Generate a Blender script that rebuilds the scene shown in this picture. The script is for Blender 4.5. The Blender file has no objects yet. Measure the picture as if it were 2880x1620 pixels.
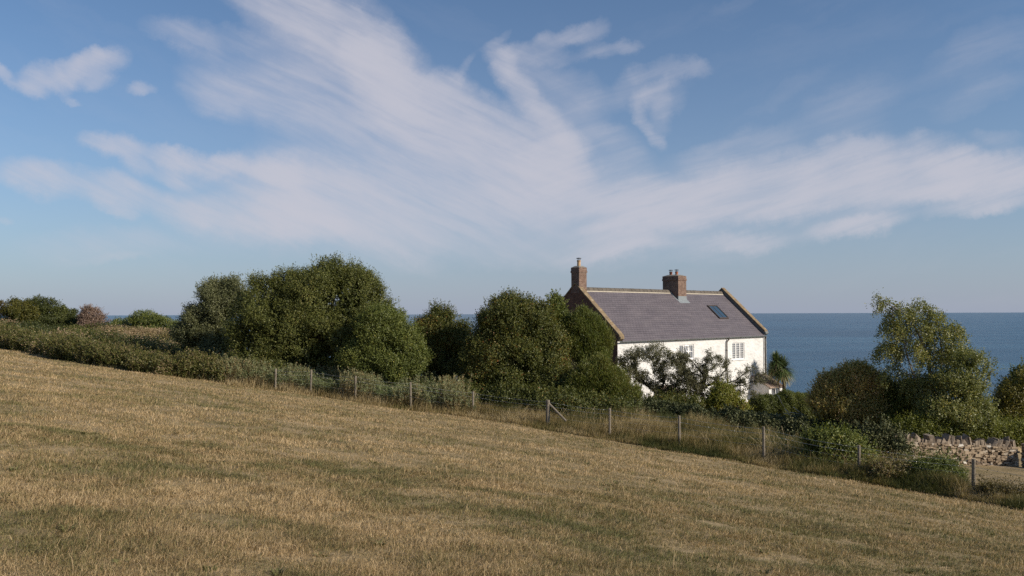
import bpy, math, numpy as np
from math import radians, sin, cos, pi, atan, atan2
from mathutils import Matrix, Vector
rng = np.random.default_rng(11)
S = bpy.context.scene
COL = S.collection
# ------------------------------------------------------------------ camera model
F = 2240.0; RHO = .0032; PT = atan((882-810)/F)
fw = np.array([0, cos(PT), sin(PT)]); r0 = np.array([1, 0, 0.]); u0 = np.array([0, -sin(PT), cos(PT)])
RI = r0*cos(RHO)-u0*sin(RHO); UP = u0*cos(RHO)+r0*sin(RHO)
def ray(x, y):
    d = RI*(x-1440)/F-UP*(y-810)/F+fw
    return d/d[1]
def at(x, y, D): return ray(x, y)*D
# ------------------------------------------------------------------ numpy noise
def _h(i, j, k, s):
    n = (i*374761393+j*668265263+k*2147483647+s*974711) & 0xffffffff
    n = ((n ^ (n >> 13))*1274126177) & 0xffffffff
    return ((n ^ (n >> 16)) & 0xffff)/65535.0
def vnoise(x, y, z=0, s=0):
    x, y, z = np.broadcast_arrays(np.asarray(x, float), np.asarray(y, float), np.asarray(z, float))
    i, j, k = (np.floor(a).astype(np.int64) for a in (x, y, z))
    fx, fy, fz = x-i, y-j, z-k
    fx, fy, fz = (a*a*(3-2*a) for a in (fx, fy, fz))
    r = 0
    for a in (0, 1):
        for b in (0, 1):
            for c in (0, 1):
                r = r+_h(i+a, j+b, k+c, s)*(fx if a else 1-fx)*(fy if b else 1-fy)*(fz if c else 1-fz)
    return r
def fbm(x, y, z=0, s=0, o=3):
    r = 0; a = .5; t = 0
    for q in range(o):
        f = 2**q; r = r+a*vnoise(np.asarray(x)*f, np.asarray(y)*f, np.asarray(z)*f, s+q*7); t += a; a *= .5
    return r/t
def sst(x): x = np.clip(x, 0, 1); return x*x*(3-2*x)
# ------------------------------------------------------------------ terrain
PX, PY, PC = -.128, -.088, -2.0
edge_px = [(-200,955),(0,977),(84,998),(168,1011),(280,1032),(419,1052),(587,1073),(720,1091),(926,1119),(1033,1137),(1176,1155),(1354,1180),(1533,1208),(1713,1240),(1853,1262),(2008,1287),(2163,1318),(2308,1340),(2490,1367),(2672,1398),(2854,1431),(3100,1480)]
_t, _y = [], []
for x, y in edge_px:
    r = ray(x, y); D = PC/(r[2]-PX*r[0]-PY); _t.append(r[0]); _y.append(D)
_y = np.array(_y); _y = np.convolve(np.pad(_y, 1, mode='edge'), [.25, .5, .25], mode='valid')
def yedge(t): return np.interp(t, _t, _y)
ctrl_px = [(-150,935,75),(0,958,62),(0,938,78),(100,930,88),(250,938,88),(400,950,88),(550,968,82),(300,985,65),(500,1015,62),(700,1045,56),(900,1088,52),(1200,1128,50),(1450,1148,48),(1700,1172,45),(2100,1200,47),(2300,1250,42),(2500,1293,35.5),(2700,1304,35.2),(2860,1310,35.2),(2900,1345,31),(2735,1372,29.5),(3100,1330,32),(3100,1340,45)]
ctrl = [tuple(at(*c)) for c in ctrl_px]
HZ = -6.86
for p in ((6.9,52),(12,56),(18,60),(22,64),(15,68),(2,58),(9,64),(16,52),(22,56),(26,60),(28,50)): ctrl.append((p[0], p[1], HZ))
ctrl = np.array(ctrl)
cres = ctrl[:, 2]-(PC+PX*ctrl[:, 0]+PY*ctrl[:, 1])
def H(X, Y):
    X = np.asarray(X, float); Y = np.asarray(Y, float)
    P = PC+PX*X+PY*Y
    num = 0; den = 0
    for (cx, cy, _), r in zip(ctrl, cres):
        w = 1/((X-cx)**2+(Y-cy)**2+3)**2; num = num+w*r; den = den+w
    Ys = np.maximum(Y, 1.)
    s = np.where(Y > 1, Y-yedge(X/Ys), -5)
    z = P+num/den*sst(s/5)
    z = z+(fbm(X*.35, Y*.35, 0, 3)-.5)*.16+(fbm(X*1.7, Y*1.7, 0, 9, 2)-.5)*.05
    yc = np.interp(X, [-80,-10,2,15,26], [106,94,82,76,70])
    d = np.maximum(Y-yc, 0)
    return z-np.minimum(.25*d+.05*d*d, 75)
# ------------------------------------------------------------------ object helpers
def tag(o, label=None, cat=None, group=None, kind=None):
    for k, v in (('label', label), ('category', cat), ('group', group), ('kind', kind)):
        if v: o[k] = v
    return o
def empty(name, loc, label=None, cat=None, group=None, rz=0):
    o = bpy.data.objects.new(name, None); COL.objects.link(o); o.location = loc; o.rotation_euler = (0, 0, rz)
    o.empty_display_size = .3
    return tag(o, label, cat, group)
def np_mesh(name, v, f, mat, parent=None, tint=None, smooth=False):
    """v (N,3), f (M,k) all faces of k corners"""
    v = np.asarray(v, np.float32); f = np.asarray(f, np.int32)
    if parent is not None: v = v-np.array(parent.location, np.float32)
    me = bpy.data.meshes.new(name)
    me.vertices.add(len(v)); me.vertices.foreach_set('co', v.ravel())
    k = f.shape[1]; me.loops.add(f.size); me.loops.foreach_set('vertex_index', f.ravel())
    me.polygons.add(len(f)); me.polygons.foreach_set('loop_start', np.arange(0, f.size, k, dtype=np.int32))
    if smooth: me.polygons.foreach_set('use_smooth', np.ones(len(f), bool))
    if tint is not None:
        a = me.attributes.new('tint', 'FLOAT', 'POINT'); a.data.foreach_set('value', np.asarray(tint, np.float32))
    me.update(calc_edges=True); me.materials.append(mat)
    o = bpy.data.objects.new(name, me); COL.objects.link(o)
    if parent is not None: o.parent = parent
    return o
class MB:
    def __init__(s): s.v = []; s.f = []
    def add(s, vs, fs):
        n = len(s.v); s.v += [tuple(map(float, p)) for p in vs]; s.f += [tuple(n+i for i in f) for f in fs]; return s
    def box(s, x0, x1, y0, y1, z0, z1):
        vs = [(x, y, z) for x in (x0, x1) for y in (y0, y1) for z in (z0, z1)]
        return s.add(vs, [(0,1,3,2),(4,6,7,5),(0,4,5,1),(2,3,7,6),(0,2,6,4),(1,5,7,3)])
    def quad(s, *p): return s.add(p, [tuple(range(len(p)))])
    def prism(s, prof, axis, a, b):
        """profile polygon in the two other axes extruded along axis a..b"""
        n = len(prof); vs = []
        for t in (a, b):
            for p in prof:
                q = list(p); q.insert(axis, t); vs.append(q)
        return s.add(vs, [tuple(range(n))[::-1], tuple(range(n, 2*n))]+[(i, (i+1) % n, n+(i+1) % n, n+i) for i in range(n)])
    def tube(s, pts, rad, n=8, cap=True):
        pts = [Vector(p) for p in pts]; m = len(pts)
        if not hasattr(rad, '__len__'): rad = [rad]*m
        vs = []; ref = None
        for i, p in enumerate(pts):
            d = (pts[min(i+1, m-1)]-pts[max(i-1, 0)]).normalized()
            if ref is None: ref = d.orthogonal().normalized()
            ref = (ref-d*ref.dot(d)).normalized(); b = d.cross(ref)
            for k in range(n):
                a = 2*pi*k/n; vs.append(p+(ref*cos(a)+b*sin(a))*rad[i])
        fs = [(i*n+k, i*n+(k+1) % n, (i+1)*n+(k+1) % n, (i+1)*n+k) for i in range(m-1) for k in range(n)]
        if cap: fs += [tuple(range(n))[::-1], tuple((m-1)*n+k for k in range(n))]
        return s.add(vs, fs)
    def build(s, name, mat, parent=None, smooth=False, bevel=0, world=False):
        me = bpy.data.meshes.new(name)
        vs = s.v
        if world and parent is not None:
            L = parent.location; vs = [(x-L.x, y-L.y, z-L.z) for x, y, z in vs]
        me.from_pydata(vs, [], s.f); me.update()
        uv = me.uv_layers.new(name='UVMap').data
        for p in me.polygons:
            n = p.normal
            t = Vector((0, 0, 1)).cross(n)
            if t.length < 1e-3: t = Vector((1, 0, 0))
            t.normalize(); b = n.cross(t)
            if smooth: p.use_smooth = True
            for li in p.loop_indices:
                c = me.vertices[me.loops[li].vertex_index].co; uv[li].uv = (c.dot(t), c.dot(b))
        me.materials.append(mat)
        o = bpy.data.objects.new(name, me); COL.objects.link(o)
        if parent is not None: o.parent = parent
        if bevel:
            m = o.modifiers.new('bevel', 'BEVEL'); m.width = bevel; m.segments = 2
        return o
# ------------------------------------------------------------------ materials
class N:
    def __init__(s, name):
        s.m = bpy.data.materials.new(name); s.m.use_nodes = True; s.t = s.m.node_tree; s.t.nodes.clear()
        s.out = s.n('ShaderNodeOutputMaterial')
    def n(s, ty, **kw):
        o = s.t.nodes.new(ty)
        for k, v in kw.items():
            if k.startswith('i_'):
                key = k[2:]; o.inputs[int(key) if key.isdigit() else key.replace('_', ' ')].default_value = v
            else: setattr(o, k, v)
        return o
    def l(s, a, b): s.t.links.new(a, b)
    def ramp(s, fac, stops, interp='LINEAR'):
        r = s.n('ShaderNodeValToRGB'); e = r.color_ramp; e.interpolation = interp
        while len(e.elements) < len(stops): e.elements.new(.5)
        for el, (p, c) in zip(e.elements, stops): el.position = p; el.color = (*c, 1)
        s.l(fac, r.inputs[0]); return r.outputs[0]
    def noise(s, vec, scale, detail=4, rough=.55, dist=0):
        n = s.n('ShaderNodeTexNoise', i_Scale=scale, i_Detail=detail, i_Roughness=rough, i_Distortion=dist)
        if vec is not None: s.l(vec, n.inputs['Vector'])
        return n.outputs[0]
    def math(s, op, a, b=None, c=None, clamp=False):
        n = s.n('ShaderNodeMath', operation=op, use_clamp=clamp)
        for i, x in enumerate((a, b, c)):
            if x is None: continue
            if isinstance(x, (int, float)): n.inputs[i].default_value = x
            else: s.l(x, n.inputs[i])
        return n.outputs[0]
    def mix(s, f, a, b, mode='MIX'):
        n = s.n('ShaderNodeMix', data_type='RGBA', blend_type=mode)
        for i, x in ((0, f), (6, a), (7, b)):
            if isinstance(x, (int, float)): n.inputs[i].default_value = x
            elif isinstance(x, tuple): n.inputs[i].default_value = (*x, 1)
            else: s.l(x, n.inputs[i])
        return n.outputs[2]
    def bump(s, h, dist, strength=1):
        n = s.n('ShaderNodeBump', i_Strength=strength, i_Distance=dist); s.l(h, n.inputs['Height']); return n.outputs[0]
    def pbr(s, col, rough=.8, spec=.3, normal=None, metal=0):
        p = s.n('ShaderNodeBsdfPrincipled', i_Roughness=rough, i_Metallic=metal)
        p.inputs['Specular IOR Level'].default_value = spec
        if isinstance(col, tuple): p.inputs['Base Color'].default_value = (*col, 1)
        else: s.l(col, p.inputs['Base Color'])
        if normal is not None: s.l(normal, p.inputs['Normal'])
        s.p = p; s.l(p.outputs[0], s.out.inputs[0]); return s
    def tc(s, w='Object'): return s.n('ShaderNodeTexCoord').outputs[w]
    def map(s, vec, scale=(1,1,1), rot=(0,0,0)):
        if any(rot): r = s.n('ShaderNodeMapping', i_Rotation=rot); s.l(vec, r.inputs[0]); vec = r.outputs[0]
        m = s.n('ShaderNodeMapping', i_Scale=scale); s.l(vec, m.inputs[0]); return m.outputs[0]
def leafmat(name, stops, rough=.5, spec=.35, trans=.35):
    k = N(name); a = k.n('ShaderNodeAttribute', attribute_name='tint')
    c = k.ramp(a.outputs['Fac'], stops)
    k.pbr(c, rough, spec)
    t = k.n('ShaderNodeBsdfTranslucent'); k.l(k.mix(1., c, (1.0, 1.0, .55), 'MULTIPLY'), t.inputs[0])
    m = k.n('ShaderNodeMixShader', i_0=trans); k.l(k.p.outputs[0], m.inputs[1]); k.l(t.outputs[0], m.inputs[2]); k.l(m.outputs[0], k.out.inputs[0])
    return k.m
M = {}
def simple(name, col, rough=.7, spec=.3, var=.15, scale=6, bump=0, metal=0):
    k = N(name); n = k.noise(k.tc(), scale, 5)
    c = k.ramp(n, [(.3, tuple(x*(1-var) for x in col)), (.7, tuple(min(1, x*(1+var)) for x in col))])
    k.pbr(c, rough, spec, k.bump(n, bump) if bump else None, metal); M[name] = k.m; return k.m
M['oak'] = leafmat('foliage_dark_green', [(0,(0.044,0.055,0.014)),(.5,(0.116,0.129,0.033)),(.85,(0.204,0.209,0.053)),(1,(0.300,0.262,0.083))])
M['willow'] = leafmat('foliage_grey_green', [(0,(0.062,0.070,0.026)),(.5,(0.155,0.165,0.074)),(1,(0.290,0.287,0.155))])
M['fresh'] = leafmat('foliage_mid_green', [(0,(0.057,0.076,0.018)),(.5,(0.140,0.166,0.040)),(.9,(0.230,0.246,0.061)),(1,(0.382,0.332,0.078))])
M['apple'] = leafmat('foliage_orchard', [(0,(0.046,0.056,0.015)),(.55,(0.114,0.128,0.033)),(.88,(0.204,0.189,0.044)),(.95,(0.343,0.255,0.054)),(1,(0.254,0.097,0.033))])
M['tamarisk'] = leafmat('foliage_feathery', [(0,(0.066,0.083,0.019)),(.5,(0.139,0.167,0.037)),(1,(0.222,0.196,0.062))], trans=.4)
M['thorn'] = leafmat('foliage_thorn', [(0,(0.083,0.084,0.043)),(.6,(0.187,0.180,0.103)),(1,(0.332,0.302,0.202))])
M['lime'] = leafmat('foliage_yellow_green', [(0,(.10,.115,.022)),(.6,(.21,.22,.035)),(.85,(.31,.29,.05)),(1,(.20,.09,.04))])
M['hedge'] = leafmat('foliage_clipped', [(0,(0.054,0.068,0.014)),(.6,(0.124,0.143,0.028)),(1,(0.193,0.204,0.045))])
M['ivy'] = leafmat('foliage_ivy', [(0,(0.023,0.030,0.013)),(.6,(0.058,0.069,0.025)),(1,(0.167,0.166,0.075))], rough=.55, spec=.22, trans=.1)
M['buddleia'] = leafmat('foliage_buddleia', [(0,(0.152,0.147,0.046)),(.5,(0.351,0.326,0.104)),(.8,(0.519,0.382,0.161)),(1,(0.824,0.566,0.321))])
M['birch'] = leafmat('foliage_birch', [(0,(0.083,0.095,0.024)),(.5,(0.192,0.208,0.058)),(.88,(0.313,0.297,0.107)),(1,(0.505,0.415,0.127))], rough=.45, spec=.4)
M['ochre'] = leafmat('foliage_turning', [(0,(.05,.06,.014)),(.5,(.13,.125,.026)),(1,(.26,.20,.04))])
M['pink'] = leafmat('foliage_dry_pink', [(0,(0.135,0.090,0.068)),(.6,(0.285,0.195,0.150)),(1,(0.405,0.300,0.225))])
M['brown'] = leafmat('foliage_olive_brown', [(0,(.06,.055,.02)),(.6,(.15,.12,.045)),(1,(.24,.17,.085))])
M['scrub'] = leafmat('scrub_bramble', [(0,(0.054,0.063,0.017)),(.3,(0.121,0.132,0.033)),(.52,(0.181,0.167,0.052)),(.72,(0.266,0.196,0.103)),(1,(0.398,0.287,0.176))])
M['weed'] = leafmat('weed_mugwort', [(0,(0.077,0.104,0.032)),(.32,(0.173,0.209,0.088)),(.52,(0.257,0.278,0.150)),(.75,(0.347,0.250,0.120)),(1,(0.437,0.349,0.188))])
M['palm'] = leafmat('palm_blade', [(0,(0.039,0.068,0.022)),(.6,(0.118,0.150,0.053)),(1,(0.472,0.390,0.195))], rough=.4, spec=.5, trans=.15)
M['grass'] = leafmat('field_grass', [(0,(0.155,0.151,0.057)),(.3,(0.233,0.198,0.086)),(.55,(0.379,0.272,0.139)),(.8,(0.508,0.364,0.196)),(1,(0.623,0.468,0.277))], rough=.6, spec=.25, trans=.25)
M['tall'] = leafmat('verge_grass', [(0,(0.077,0.090,0.027)),(.3,(0.154,0.140,0.045)),(.6,(0.299,0.221,0.099)),(1,(0.496,0.396,0.234))], rough=.6, spec=.25, trans=.3)
simple('fascia', (.42,.43,.43), .6, .3, .08, 4)
simple('mortar_grey', (.22,.20,.17), .95, .1, .2, 6)
simple('dry_stone_cope', (.24,.19,.14), .95, .1, .45, 5, .03)
simple('bark', (.085,.07,.055), .9, .2, .35, 9, .02)
simple('bark_dark', (.035,.03,.026), .9, .2, .35, 14, .02)
simple('bark_grey', (.20,.18,.16), .9, .2, .3, 9, .02)
simple('twig_pale', (.45,.42,.38), .8, .2, .2, 9)
simple('white_paint', (.78,.77,.75), .5, .4, .04, 4)
simple('pot_buff', (.45,.30,.17), .8, .2, .12, 8)
simple('pot_red', (.36,.13,.07), .8, .2, .15, 8)
simple('iron', (.035,.03,.03), .5, .4, .2, 8)
simple('gutter', (.13,.15,.155), .45, .4, .1, 3)
simple('pipe', (.075,.055,.045), .5, .4, .2, 4)
simple('lead', (.20,.22,.23), .6, .4, .15, 5)
simple('mortar', (.44,.39,.31), .9, .1, .12, 5)
simple('ridge', (.115,.098,.08), .85, .2, .25, 3)
simple('grey_stone', (.17,.18,.18), .9, .2, .18, 4, .01)
simple('wire', (.45,.46,.47), .45, .5, .1, 4, 0, .6)
def m_post():
    k = N('post_wood'); t = k.tc(); n = k.noise(k.map(t, (18, 18, 1.5)), 3, 6, .65)
    c = k.ramp(n, [(.3,(.09,.075,.058)),(.55,(.23,.195,.15)),(.75,(.34,.30,.24))]); k.pbr(c, .9, .15, k.bump(n, .006)); M['post'] = k.m
m_post()
def m_slate():
    k = N('slate_roof'); uv = k.tc('UV')
    b = k.n('ShaderNodeTexBrick', i_Scale=1, offset=.5)
    b.inputs['Color1'].default_value = (.100,.083,.094,1); b.inputs['Color2'].default_value = (.135,.113,.126,1); b.inputs['Mortar'].default_value = (.05,.042,.05,1)
    b.inputs['Mortar Size'].default_value = .012; b.inputs['Mortar Smooth'].default_value = .2; b.inputs['Bias'].default_value = 0
    b.inputs['Brick Width'].default_value = .30; b.inputs['Row Height'].default_value = .215
    k.l(uv, b.inputs['Vector'])
    n = k.noise(uv, .8, 4); n2 = k.noise(uv, 22, 4)
    c = k.mix(k.ramp(n, [(.35,(0,0,0)),(.7,(1,1,1))]), b.outputs[0], (.135,.117,.124), 'MIX')
    c = k.mix(.6, b.outputs[0], c); c = k.mix(.35, c, k.ramp(n2, [(.3,(.07,.06,.067)),(.7,(.17,.15,.158))]))
    li = k.noise(uv, 5.5, 6, .75); c = k.mix(k.ramp(li, [(.60,(0,0,0)),(.72,(.4,.4,.4))]), c, (.22,.20,.17)); wv = k.noise(k.map(uv, (.25, 1.1, 1)), 2.2, 4, .6); c = k.mix(.5, c, k.mix(k.ramp(wv, [(.35,(0,0,0)),(.65,(1,1,1))]), k.mix(1., c, (.72,.72,.74), 'MULTIPLY'), k.mix(1., c, (1.25,1.24,1.2), 'MULTIPLY')))
    # each slate lifts towards its lower edge
    sep = k.n('ShaderNodeSeparateXYZ'); k.l(uv, sep.inputs[0])
    saw = k.math('FRACT', k.math('DIVIDE', sep.outputs[1], .215))
    h = k.math('ADD', k.math('MULTIPLY', saw, -.35), k.math('MULTIPLY', b.outputs[1], -.8))
    h = k.math('ADD', h, k.math('MULTIPLY', n2, .35))
    k.pbr(c, .62, .35, k.bump(h, .022)); M['slate'] = k.m
m_slate()
def m_brick(name, c1, c2, mo, w=.225, r=.075, ms=.010, bump=.01):
    k = N(name); uv = k.tc('UV')
    b = k.n('ShaderNodeTexBrick', i_Scale=1, offset=.5)
    for q, c in (('Color1', c1), ('Color2', c2), ('Mortar', mo)): b.inputs[q].default_value = (*c, 1)
    b.inputs['Mortar Size'].default_value = ms; b.inputs['Mortar Smooth'].default_value = .1; b.inputs['Brick Width'].default_value = w; b.inputs['Row Height'].default_value = r
    k.l(uv, b.inputs['Vector']); n = k.noise(uv, 3, 6, .7); n2 = k.noise(uv, 30, 3)
    c = k.mix(k.ramp(n, [(.4,(0,0,0)),(.68,(.75,.75,.75))]), b.outputs[0], tuple((x*.55+.02) for x in c1))
    h = k.math('ADD', k.math('MULTIPLY', b.outputs[1], -1), k.math('MULTIPLY', n2, .5))
    k.pbr(c, .9, .15, k.bump(h, bump)); M[name] = k.m
m_brick('brick', (.15,.075,.052), (.24,.145,.105), (.33,.29,.24))
m_brick('gable_brick', (.15,.07,.045), (.22,.11,.07), (.17,.13,.10))
def m_white():
    k = N('painted_stone'); t = k.tc()
    d = k.n('ShaderNodeMix', data_type='RGBA', i_0=.12); k.l(t, d.inputs[6])
    nz = k.n('ShaderNodeTexNoise', i_Scale=2.2, i_Detail=3.); k.l(t, nz.inputs['Vector']); k.l(nz.outputs[1], d.inputs[7])
    v = k.n('ShaderNodeTexVoronoi', feature='SMOOTH_F1', i_Scale=3.4, i_Smoothness=.6); k.l(k.map(d.outputs[2], (1,1,1.7)), v.inputs['Vector'])
    n = k.noise(t, 9, 5, .6)
    h = k.math('ADD', k.math('MULTIPLY', v.outputs['Distance'], -1), k.math('MULTIPLY', n, .5))
    c = k.ramp(k.noise(t, .9, 5, .65), [(.3,(.56,.55,.53)),(.62,(.69,.68,.66))])
    k.pbr(c, .85, .2, k.bump(h, .036)); M['white_wall'] = k.m
m_white()
def m_lichen():
    k = N('coping_lichen'); t = k.tc(); n = k.noise(t, 4, 6, .7); n2 = k.noise(t, 17, 4, .7)
    c = k.ramp(n, [(.35,(.13,.11,.085)),(.5,(.22,.165,.10)),(.62,(.30,.24,.16)),(.75,(.42,.38,.31))])
    c = k.mix(k.ramp(n2, [(.55,(0,0,0)),(.62,(1,1,1))]), c, (.30,.17,.07)); k.pbr(c, .95, .1, k.bump(n2, .02)); M['coping'] = k.m
m_lichen()
def m_tiles():
    k = N('stone_tiles'); uv = k.tc('UV'); b = k.n('ShaderNodeTexBrick', i_Scale=1, offset=.5)
    for q, c in (('Color1',(.22,.15,.115)),('Color2',(.36,.27,.21)),('Mortar',(.06,.045,.035))): b.inputs[q].default_value = (*c, 1)
    b.inputs['Mortar Size'].default_value = .012; b.inputs['Brick Width'].default_value = .3; b.inputs['Row Height'].default_value = .2
    k.l(uv, b.inputs['Vector']); n = k.noise(uv, 12, 5)
    c = k.mix(k.ramp(n, [(.55,(0,0,0)),(.65,(1,1,1))]), b.outputs[0], (.42,.37,.30)); k.pbr(c, .9, .1, k.bump(k.math('MULTIPLY', b.outputs[1], -1), .02)); M['tiles'] = k.m
m_tiles()
def m_glass(name, base=(.02,.025,.03), rough=.05):
    k = N(name); k.pbr(base, rough, .8); k.p.inputs['Coat Weight'].default_value = .5; M[name] = k.m
m_glass('glass', (.15,.155,.165), .08); m_glass('roof_glass', (.035,.06,.08), .03)
def m_wallstone():
    k = N('dry_stone'); t = k.tc(); i = k.n('ShaderNodeNewGeometry').outputs['Random Per Island']
    n = k.noise(t, 7, 5, .7)
    c = k.ramp(i, [(0,(.17,.13,.09)),(.4,(.31,.235,.16)),(.8,(.41,.32,.22)),(.97,(.48,.41,.32)),(1,(.66,.61,.53))])
    c = k.mix(k.ramp(n, [(.5,(0,0,0)),(.8,(.6,.6,.6))]), c, (.24,.17,.11)); k.pbr(c, .95, .1, k.bump(n, .03)); M['dry_stone'] = k.m
m_wallstone()
def m_ground():
    k = N('field_ground'); g = k.n('ShaderNodeNewGeometry').outputs['Position']
    a = k.noise(k.map(g, (.25,.9,1), (0,0,.35)), 1.0, 5, .6); b = k.noise(g, 9, 5, .7); c2 = k.noise(g, .22, 3)
    f = k.math('ADD', k.math('MULTIPLY', a, .6), k.math('ADD', k.math('MULTIPLY', b, .35), k.math('MULTIPLY', c2, .25)))
    c = k.ramp(f, [(.42,(.12,.105,.045)),(.56,(.24,.18,.095)),(.72,(.36,.27,.155))])
    k.pbr(c, .95, .1, k.bump(b, .04)); M['ground'] = k.m
m_ground()
def m_gravel():
    k = N('gravel'); g = k.n('ShaderNodeNewGeometry').outputs['Position']; n = k.noise(g, 22, 4, .8)
    k.pbr(k.ramp(n, [(.3,(.16,.13,.11)),(.6,(.36,.30,.26)),(.8,(.5,.44,.4))]), .95, .1, k.bump(n, .03)); M['gravel'] = k.m
m_gravel()
def m_sea():
    k = N('sea_water'); g = k.n('ShaderNodeNewGeometry').outputs['Position']
    n1 = k.noise(k.map(g, (1,1.6,1), (0,0,.25)), .22, 5, .62); n2 = k.noise(k.map(g, (1,1.8,1), (0,0,-.2)), 1.1, 4, .6); n3 = k.noise(k.map(g, (.35,1.6,1)), .004, 4, .6)
    h = k.math('ADD', n1, k.math('MULTIPLY', n2, .35))
    cd = k.n('ShaderNodeCameraData')
    c = k.ramp(n3, [(.35,(.013,.058,.105)),(.5,(.022,.082,.14)),(.68,(.038,.118,.18))])
    k.pbr(c, .28, .32, k.bump(h, 1.1)); k.p.inputs['IOR'].default_value = 1.33; M['sea'] = k.m
m_sea()
# ------------------------------------------------------------------ ground and sea
def grid_mesh(name, xs, ys, hf, mat):
    X, Y = np.meshgrid(xs, ys); v = np.stack([X, Y, hf(X, Y)], -1).reshape(-1, 3)
    nx = len(xs); i = (np.arange(len(ys)-1)[:, None]*nx+np.arange(nx-1)[None]).ravel()
    return np_mesh(name, v, np.stack([i, i+1, i+nx+1, i+nx], 1), mat, smooth=True)
xs = np.concatenate([np.arange(-220, -70, 5), np.arange(-70, 45, .6), np.arange(45, 200, 5)])
ys = np.concatenate([np.arange(-60, 2, 3), np.arange(2, 125, .6), np.arange(125, 170, 4)])
tag(grid_mesh('ground', xs, ys, H, M['ground']), kind='structure')
SEA = -58.0
m = MB(); m.quad((-60000, -200, SEA), (60000, -200, SEA), (60000, 90000, SEA), (-60000, 90000, SEA)); tag(m.build('sea', M['sea']), kind='structure')
gd = grid_mesh('gravel_drive', -70+.6*np.arange(150, 171), 2+.6*np.arange(47, 50), lambda X, Y: H(X, Y)+.012, M['gravel']); tag(gd, kind='structure')
# ------------------------------------------------------------------ foliage generators
def norm(a): return a/np.maximum(np.linalg.norm(a, axis=-1, keepdims=True), 1e-9)
def leaf_quads(c, l, w, tint, axis=None, ax_w=0., flat=.3, out=None, ow=.8):
    n = len(c)
    t = norm(rng.normal(size=(n, 3)))
    if axis is not None: t = norm(t*(1-ax_w)+axis*ax_w)
    nn = rng.normal(size=(n, 3))+np.array([0, 0, flat*2])
    if out is not None: nn = nn*.75+out*ow*1.6
    nn = norm(nn); b = norm(np.cross(nn, t))
    l = (l*(.6+.8*rng.random(n)))[:, None]; w = (w*(.6+.8*rng.random(n)))[:, None]
    v = np.stack([c-t*l*.5, c+b*w*.5, c+t*l*.5, c-b*w*.5], 1).reshape(-1, 3)
    return v, np.arange(n*4).reshape(-1, 4), np.repeat(tint, 4)
def lobes_world(lobes, D):
    """(px, py, rx, ry[, dy, depth factor]) in picture measure at distance D -> real ellipsoids"""
    C, R = [], []
    for L in lobes:
        px, py, rx, ry = L[:4]; dy = L[4] if len(L) > 4 else 0; df = L[5] if len(L) > 5 else .9
        d = D+dy; C.append(at(px, py, d)); R.append((rx*d/F, rx*d/F*df, ry*d/F))
    return np.array(C), np.array(R)
def sublobes(C, R, n, lo=.22, hi=.42, out=.82):
    C2, R2 = [C], [R]
    for c, r in zip(C, R):
        d = norm(rng.normal(size=(n, 3))+np.array([0, -.25, .25])); f = rng.uniform(lo, hi, (n, 1))
        C2.append(c+d*r*out*rng.uniform(.85, 1.12, (n, 1))); R2.append(r*f*rng.uniform(.75, 1.25, (n, 3)))
    return np.concatenate(C2), np.concatenate(R2)
def crown_pts(C, R, ncl, per, spread, spray=.3, up=.5, rough=.22, deep=.35, seed=0, droop=0, nf=2.2, gap=.3):
    area = (R[:, 0]*R[:, 2]+R[:, 1]*R[:, 2]+R[:, 0]*R[:, 1]); k = rng.choice(len(C), int(ncl*2.6), p=area/area.sum())
    d = norm(rng.normal(size=(len(k), 3))); d[:, 2] = np.where(d[:, 2] < -.35, -d[:, 2]*.6, d[:, 2]); d = norm(d)
    p0 = C[k]+d*R[k]
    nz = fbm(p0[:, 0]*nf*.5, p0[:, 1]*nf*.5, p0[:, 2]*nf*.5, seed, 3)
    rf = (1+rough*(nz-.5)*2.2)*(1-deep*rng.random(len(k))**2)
    p = C[k]+d*R[k]*rf[:, None]
    keep = np.ones(len(p), bool)
    for c, r in zip(C, R): keep &= (((p-c)/r)**2).sum(1) > .45
    keep &= (nz > .43) | (rng.random(len(p)) < gap)
    p, d, nz, k = p[keep][:ncl], d[keep][:ncl], nz[keep][:ncl], k[keep][:ncl]
    ax = norm(d*.7+np.array([0, 0, up-droop])+rng.normal(size=d.shape)*.25)
    n = len(p)
    s = rng.random((n, per))*1.3-.5
    pts = p[:, None]+ax[:, None]*(s*spray)[..., None]*(.5+rng.random((n, 1))[..., None])+rng.normal(size=(n, per, 3))*spread*(1-.45*np.clip(s, 0, 1))[..., None]
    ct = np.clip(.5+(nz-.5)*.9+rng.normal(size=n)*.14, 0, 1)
    crown_pts.out = np.repeat(d, per, 0)
    return pts.reshape(-1, 3), np.repeat(ax, per, 0), np.repeat(ct, per)
def shoots(C, R, n, slen, per=18):
    area = R[:, 0]*R[:, 2]; k = rng.choice(len(C), n*2, p=area/area.sum()); d = rng.normal(size=(len(k), 3)); d[:, 2] = np.abs(d[:, 2])*.9; d = norm(d); p = C[k]+d*R[k]*.97
    ok = np.ones(len(p), bool)
    for c, r in zip(C, R): ok &= (((p-c)/r)**2).sum(1) > .85
    p, d = p[ok][:n], d[ok][:n]; ax = norm(d*.7+np.array([0, 0, .7])+rng.normal(size=d.shape)*.35); L = slen*(.3+.7*rng.random(len(p)))
    s = rng.random((len(p), per)); q = p[:, None]+ax[:, None]*(s*L[:, None])[..., None]+rng.normal(size=(len(p), per, 3))*(.055*(1.2-s))[..., None]
    return q.reshape(-1, 3), np.repeat(ax, per, 0), np.repeat(d, per, 0)
def fill_pts(C, R, n, rmax=.72):
    vol = R.prod(1); k = rng.choice(len(C), n, p=vol/vol.sum()); d = norm(rng.normal(size=(n, 3)))*(rng.random((n, 1))**.4*rmax)
    return C[k]+d*R[k]
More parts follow.
